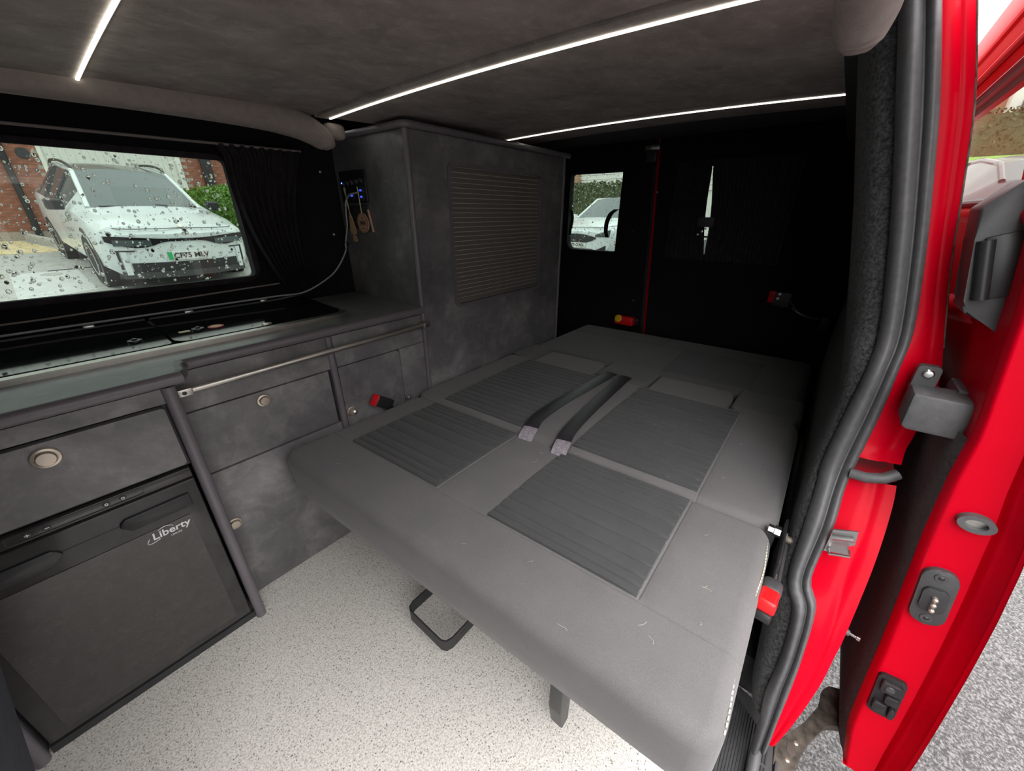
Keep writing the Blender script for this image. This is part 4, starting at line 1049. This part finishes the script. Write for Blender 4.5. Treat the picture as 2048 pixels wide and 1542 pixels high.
def foliage(name, x0, x1, y0, y1, z0, z1, n, size, mat, label, seed):
    rnd = random.Random(seed); bm = bmesh.new()
    cx, cy, cz = (x0+x1)/2, (y0+y1)/2, (z0+z1)/2
    add_box(bm, x0+.12, x1-.12, y0+.12, y1-.12, z0, z1-.12)
    for _ in range(n):
        f = rnd.randrange(5)
        p = [rnd.uniform(x0, x1), rnd.uniform(y0, y1), rnd.uniform(z0, z1)]
        if f == 0: p[0] = x0+rnd.uniform(-.05, .15)
        elif f == 1: p[0] = x1-rnd.uniform(-.05, .15)
        elif f == 2: p[1] = y0+rnd.uniform(-.05, .15)
        elif f == 3: p[1] = y1-rnd.uniform(-.05, .15)
        else: p[2] = z1-rnd.uniform(-.06, .15)
        a = Vector((rnd.gauss(0, 1), rnd.gauss(0, 1), rnd.gauss(0, 1))).normalized(); b = a.cross(Vector((rnd.gauss(0, 1), rnd.gauss(0, 1), rnd.gauss(0, 1)))).normalized()
        s = size*rnd.uniform(.6, 1.3); P = Vector(p)
        bm.faces.new([bm.verts.new(P+a*s), bm.verts.new(P+b*s*.5), bm.verts.new(P-a*s), bm.verts.new(P-b*s*.5)])
    o = from_bm(name, bm, mat, None, False); return tag(o, label, 'hedge')
foliage('clipped_hedge', 3.05, 4.6, 9.2, 13.0, gz(3.6, 11), 1.60, 9000, .045, LEAF, 'bright green clipped hedge beside the white car at the garage', 1)
foliage('tall_hedge', 13.2, 14.4, 4.6, 10.5, .2, 2.05, 9000, .06, LEAFD, 'olive green hedge behind the white hatchback', 2)

# cars ------------------------------------------------------------------
def make_car(name, label, loc, yaw, pitch, st, paint, roofmat, wheels, wr, opt):
    root = thing(name, label, 'car', (0, 0, 0)); parts = []
    def keep(o): parts.append(o); return o
    cols = 7
    def ring(s):
        x, hw, zb, zs, y4, z4, z6, sw = s
        P = [(hw*.86, zb), (hw*.985, zb+.10), (hw, lerp(zb, zs, .5)), (hw*.985, zs-.06), (hw*.955, zs), (y4, z4), (y4*.55, lerp(z4, z6, .75)), (0, z6)]
        return P, x, sw
    S = []
    for a, b, c, d in zip([st[0]]+st[:-2]+[st[-2]], st[:-1], st[1:], st[2:]+[st[-1]]):
        for k in range(4):
            t = k/4; S.append(tuple(lerp(p, q, t) for p, q in zip(b, c)))
    S.append(st[-1])
    N = 8
    def pt(i, j, sgn):
        P, x, sw = ring(S[i]); y, z = P[j]
        return (x-sw*(y/.95)**2, sgn*y, z)
    def patch(nm, mat, cells, sgns=(1, -1), off=0.0, parent=root):
        bm = bmesh.new(); V = {}
        def vv(i, j, s):
            key = (i, j, s if j < N-1 else 0)
            if key not in V:
                p = Vector(pt(i, j, s)); V[key] = bm.verts.new(p+Vector((0, s*off if j < N-1 else 0, off)))
            return V[key]
        for (i, j) in cells:
            for s in sgns:
                bm.faces.new((vv(i, j, s), vv(i+1, j, s), vv(i+1, j+1, s), vv(i, j+1, s)))
        return keep(from_bm(nm, bm, mat, parent, angle=28))
    nS = len(S)-1
    cowl, roof, rear, tail = opt['cowl']*4, opt['roof']*4, opt['rear']*4, opt['tail']*4
    glass = {(i, j) for i in range(cowl, roof) for j in (5, 6)}
    rearg = {(i, j) for i in range(rear, tail) for j in (5, 6)}
    side = {(i, 4) for i in range(cowl+2, tail-1)}
    roofc = {(i, j) for i in range(roof, rear) for j in (5, 6)}
    allc = {(i, j) for i in range(nS) for j in range(N-1)}
    patch('body_shell', paint, allc-glass-rearg-side-roofc)
    patch('windscreen', CARGL, glass); patch('rear_window', CARGL, rearg)
    patch('roof_panel', roofmat, roofc)
    for s in (1, -1):
        patch('side_window', CARGL, side, (s,))
        keep(tube('window_frame', [pt(i, 5, s) for i in range(cowl, tail+1)], .035, paint, root, 8))
        if opt.get('pillars'):
            for i in opt['pillars']:
                a, b = Vector(pt(i, 4, s)), Vector(pt(i, 5, s)); keep(tube('door_pillar', [a, b], .03, BLACK, root, 6))
    for e, nm in ((0, 'front_fascia'), (nS, 'rear_fascia')):
        bm = bmesh.new(); P, x, sw = ring(S[e]); R = []
        for (y, z) in P:
            R.append([bm.verts.new((x-sw*(y*t/.95)**2, y*t, z)) for t in [k/8-1 for k in range(17)]])
        for a, b in zip(R, R[1:]):
            for k in range(16):
                try: bm.faces.new((a[k], a[k+1], b[k+1], b[k]))
                except ValueError: pass
        bmesh.ops.remove_doubles(bm, verts=bm.verts, dist=1e-5)
        keep(from_bm(nm, bm, paint, root, angle=40))
    x0, sw0 = S[0][0], S[0][7]; x1 = S[nS][0]; sw1 = S[nS][7]
    def strip(nm, mat, y0, y1, zlo, zhi, off=.012, end=0, parent=None):
        n = 18; bm = bmesh.new(); A = []; B = []
        for k in range(n+1):
            y = lerp(y0, y1, k/n)
            x = (x0-sw0*(y/.95)**2+off) if end == 0 else (x1-sw1*(y/.95)**2-off)
            A.append((bm.verts.new((x, y, zlo(y))), bm.verts.new((x, y, zhi(y)))))
            q = -.06 if end == 0 else .06
            B.append((bm.verts.new((x+q, y, zlo(y))), bm.verts.new((x+q, y, zhi(y)))))
        for k in range(n):
            bm.faces.new((A[k][0], A[k+1][0], A[k+1][1], A[k][1])); bm.faces.new((A[k][1], A[k+1][1], B[k+1][1], B[k][1])); bm.faces.new((A[k][0], B[k][0], B[k+1][0], A[k+1][0]))
        for k in (0, n): bm.faces.new((A[k][0], A[k][1], B[k][1], B[k][0]))
        return keep(from_bm(nm, bm, mat, parent or root))
    for (x, y) in wheels:
        s = 1 if y > 0 else -1
        keep(disc_stack('wheel_arch', (x, s*(abs(y)+.005), wr), (0, s, 0), [(wr*1.22, -.10), (wr*1.22, .055), (wr*1.16, .058)], BLACK, root, 28))
        w_ = keep(disc_stack('wheel', (x, s*(abs(y)-.10), wr), (0, s, 0), [(wr*.8, 0), (wr, .03), (wr, .15), (wr*.9, .175), (wr*.68, .172)], TYRE, root, 28))
        keep(disc_stack('rim', (x, s*(abs(y)+.06), wr), (0, s, 0), [(wr*.66, 0), (wr*.66, .012), (wr*.58, .016), (wr*.56, .006), (wr*.15, .010)], ALU, w_, 20))
    for s in (1, -1):
        mx, my, mz = opt['mirror']
        m_ = keep(box('door_mirror', mx-.09, mx+.05, min(s*my, s*(my+.20)), max(s*my, s*(my+.20)), mz-.07, mz+.08, opt.get('mirmat', BLACK), root, .03, 3))
    opt['extra'](root, strip, keep, pt)
    Mt = Matrix.Translation(loc) @ Matrix.Rotation(yaw, 4, 'Z') @ Matrix.Rotation(-pitch, 4, 'Y')
    root.matrix_world = Mt
    ORI[root.name] = Vector(loc)
    return root

ST1 = [(2.40, .86, .30, .74, .74, .80, .82, .24), (2.30, .92, .24, .84, .78, .90, .93, .22), (1.75, .95, .24, .93, .74, .99, 1.03, .10), (1.15, .95, .24, 1.00, .72, 1.06, 1.10, .16),
       (.25, .95, .24, 1.05, .61, 1.54, 1.60, .10), (-.6, .95, .24, 1.07, .62, 1.60, 1.66, 0), (-1.5, .95, .24, 1.10, .60, 1.58, 1.64, 0), (-2.05, .93, .26, 1.10, .58, 1.36, 1.42, -.05), (-2.36, .86, .34, .90, .62, .98, 1.0, -.12)]
def extra1(root, strip, keep, pt):
    cl01 = lambda t: max(0.0, min(1.0, t))
    lb = strip('light_bar', HOBGL, -.87, .87, lambda y: .712-.085*math.sin(PI*cl01((abs(y)-.25)/.62)), lambda y: .750+.035*cl01((abs(y)-.25)/.5), .014)
    for s in (1, -1):
        strip('headlamp', CARGL, s*.40, s*.80, lambda y: .655, lambda y: .735, .020, 0, lb)
    strip('lower_grille', BLACK, -.68, .68, lambda y: .29, lambda y: .415, .012)
    strip('lower_lip', GREYPL, -.80, .80, lambda y: .19, lambda y: .285, .004)
    for s in (1, -1):
        strip('side_intake', BLACK, s*.60, s*.80, lambda y: .575, lambda y: .592, .012)
        strip('side_intake', BLACK, s*.775, s*.80, lambda y: .33, lambda y: .59, .012)
        strip('bumper_corner', CARW, s*.70, s*.765, lambda y: .25, lambda y: .575, .022)
    pl = strip('number_plate', PLATE, -.26, .26, lambda y: .45, lambda y: .56, .030)
    strip('green_flash', GREEN, -.26, -.21, lambda y: .45, lambda y: .56, .032, 0, pl)
    keep(text('plate_lettering', 'CF75 MLV', .105, BLACK, pl, axes((2.433, .028, .505), (0, 1, 0), (0, 0, 1), (1, 0, 0)), .002, 0, .0015))
    for s in (1, -1):
        keep(tube('roof_rail', smooth_path([(.15, s*.60, 1.57), (.0, s*.61, 1.63), (-.5, s*.62, 1.67), (-1.2, s*.61, 1.66), (-1.5, s*.60, 1.61)], 4), .022, BLACK, root, 8))
    keep(tube('bonnet_line', smooth_path([(1.75, -.86, .92), (2.20, -.72, .885), (2.335, -.36, .885), (2.345, 0, .892), (2.335, .36, .885), (2.20, .72, .885), (1.75, .86, .92)], 6), .006, GREYPL, root, 6))
    keep(tube('wiper', [(1.10, -.6, 1.085), (1.12, .25, 1.105)], .012, BLACK, root, 6))
    keep(tube('wiper', [(1.10, .1, 1.115), (1.03, .68, 1.09)], .012, BLACK, root, 6))
    keep(disc_stack('bonnet_badge', (2.31, .02, .92), (.5, 0, .85), [(.04, 0), (.035, .004)], ALU, root, 14))
    keep(box('interior_mirror', .52, .56, -.12, .12, 1.36, 1.42, BLACK, root, .01))
make_car('white_suv', 'white electric SUV with dark light bar on the drive', (1.548, 10.335, .215), -1.519, -.083, ST1, CARW, CARD, ((1.42, .88), (1.42, -.88), (-1.40, .88), (-1.40, -.88)), .37,
         dict(cowl=3, roof=4, rear=6, tail=7, mirror=(.78, .93, 1.08), pillars=(17, 21), extra=extra1))
ST2 = [(2.10, .76, .28, .62, .66, .68, .72, .22), (2.02, .82, .22, .74, .70, .80, .84, .22), (1.55, .88, .22, .84, .70, .90, .94, .10), (1.02, .88, .22, .92, .68, .97, 1.0, .14),
       (.25, .88, .22, .95, .54, 1.40, 1.45, .08), (-.5, .88, .22, .97, .55, 1.44, 1.49, 0), (-1.3, .88, .22, 1.0, .53, 1.40, 1.45, 0), (-1.75, .87, .24, 1.0, .53, 1.2, 1.24, -.05), (-2.0, .80, .32, .85, .6, .92, .95, -.1)]
def extra2(root, strip, keep, pt):
    strip('grille', BLACK, -.47, .47, lambda y: .46+.10*(y/.47)**2, lambda y: .67-.07*(y/.47)**2, .014)
    strip('lower_grille', BLACK, -.42, .42, lambda y: .27, lambda y: .36, .014)
    for s in (1, -1):
        strip('headlamp', CARGL, s*.46, s*.75, lambda y: .615, lambda y: .655+.10*(abs(y)-.46)/.29, .016)
        strip('fog_intake', BLACK, s*.50, s*.70, lambda y: .29, lambda y: .34+.10*(abs(y)-.5)/.2, .014)
    pl = strip('number_plate', PLATE, -.26, .26, lambda y: .385, lambda y: .485, .03)
    keep(text('plate_lettering', '70 OXX', .095, BLACK, pl, axes((2.135, .06, .435), (0, 1, 0), (0, 0, 1), (1, 0, 0)), .002, 0, .001))
    keep(tube('bonnet_line', smooth_path([(1.55, -.80, .86), (1.93, -.60, .81), (2.06, 0, .805), (1.93, .60, .81), (1.55, .80, .86)], 6), .005, GREYPL, root, 6))
make_car('white_hatchback', 'white hatchback with black grille seen through the rear door window', (10.22, 4.68, .03), -3.152, 0, ST2, CARW, CARW, ((1.35, .80), (1.35, -.80), (-1.2, .80), (-1.2, -.80)), .31,
         dict(cowl=3, roof=4, rear=6, tail=7, mirror=(.70, .86, .98), mirmat=CARW, extra=extra2))
def extra3(root, strip, keep, pt):
    for s in (1, -1):
        strip('tail_lamp', TAIL, s*.45, s*.74, lambda y: .72, lambda y: .88, .02, 1)
    strip('number_plate', PLATEY, -.26, .26, lambda y: .48, lambda y: .60, .03, 1)
make_car('dark_parked_car', 'dark parked car with red tail lamps beyond the sliding door', (10.4, -1.9, gz(10.4, -1.9)+.1), .05, .09, ST2, CARD, CARD, ((1.35, .80), (1.35, -.80), (-1.2, .80), (-1.2, -.80)), .31,
         dict(cowl=3, roof=4, rear=6, tail=7, mirror=(.70, .86, .98), extra=extra3))
# the street beyond the sliding door window
lb = surf('lawn_bank', lambda u, v: (lerp(12.5, 24, u), lerp(-1.6, -9, v), lerp(1.0, 2.9, min(1, u*1.4))), 6, 6, GRASS, None, .6, (0, 0, -1))
tag(lb, 'sloping green lawn bank up the street', 'lawn')
foliage('street_hedge', 24.2, 25.0, -9, -1.9, 2.0, 4.6, 4000, .08, LEAFD, 'dark hedge above the lawn bank up the street', 4)
ho = thing('far_house', 'tan brick house with a white bay window up the street', 'house', (27, -6, 2.5))
box('wall', 26, 30, -14, -1.0, 1.5, 6.6, STONE, ho)
box('bay_window', 25.2, 26, -5.4, -3.6, 4.0, 6.2, GARAGE, ho, .05)
prism('bay_roof', [(-5.6, 6.2), (-3.4, 6.2), (-4.0, 7.2), (-5.0, 7.2)], 'x', 25.0, 26, GARAGE, ho)
for y in (-5.1, -4.2): box('pane', 25.17, 25.21, y-.3, y+.3, 4.4, 5.9, CARGL, ho)
tag(tube('street_post', [(12.4, -3.0, gz(12.4, -3.0)-.1), (12.4, -2.97, 4.2)], .07, GARAGE, None, 10), 'pale street post in front of the lawn bank', 'post')
h2 = thing('neighbour_house', 'brick and clad house front above the olive hedge', 'house', (17.5, 9, .4))
box('brick_wall', 17, 18, 9.9, 14, .3, 7, STONE, h2)
cl_ = box('clad_wall', 17.2, 18, 3, 9.9, .3, 7, GARAGE, h2)
b0 = None
for k in range(14):
    if b0 is None: b0 = box('cladding_board', 17.15, 17.22, 3, 9.9, 1.9, 2.07, GARAGE, cl_, .01, 1)
    else:
        s = b0.copy(); COL.objects.link(s); s.parent = cl_; s.location = (0, 0, .18*k)

# unseen rendered terrace, added behind the viewer to block the low sky
te = thing('sky_block_terrace', 'pale rendered terrace added out of view to block the low sky', 'house', (4, -9.5, -.6))
box('wall', -16, 10, -10.5, -8.5, -.6, 4.2, RENDER, te)
prism('roof', [(-8.2, 4.15), (-12.5, 4.15), (-10.4, 6.2)], 'x', -16.3, 10.3, CARD, te)
for k in range(5):
    x = -14+4.4*k
    for z in (.4, 2.5):
        w_ = box('window', x, x+1.5, -8.52, -8.44, z, z+1.3, GARAGE, te, .02)
        for q in (0, 1): box('pane', x+.1+.68*q, x+.68+.68*q, -8.44, -8.43, z+.12, z+1.18, CARGL, w_)
    box('door', x+2.4, x+3.3, -8.52, -8.45, -.45, 1.6, CARD, te, .02)
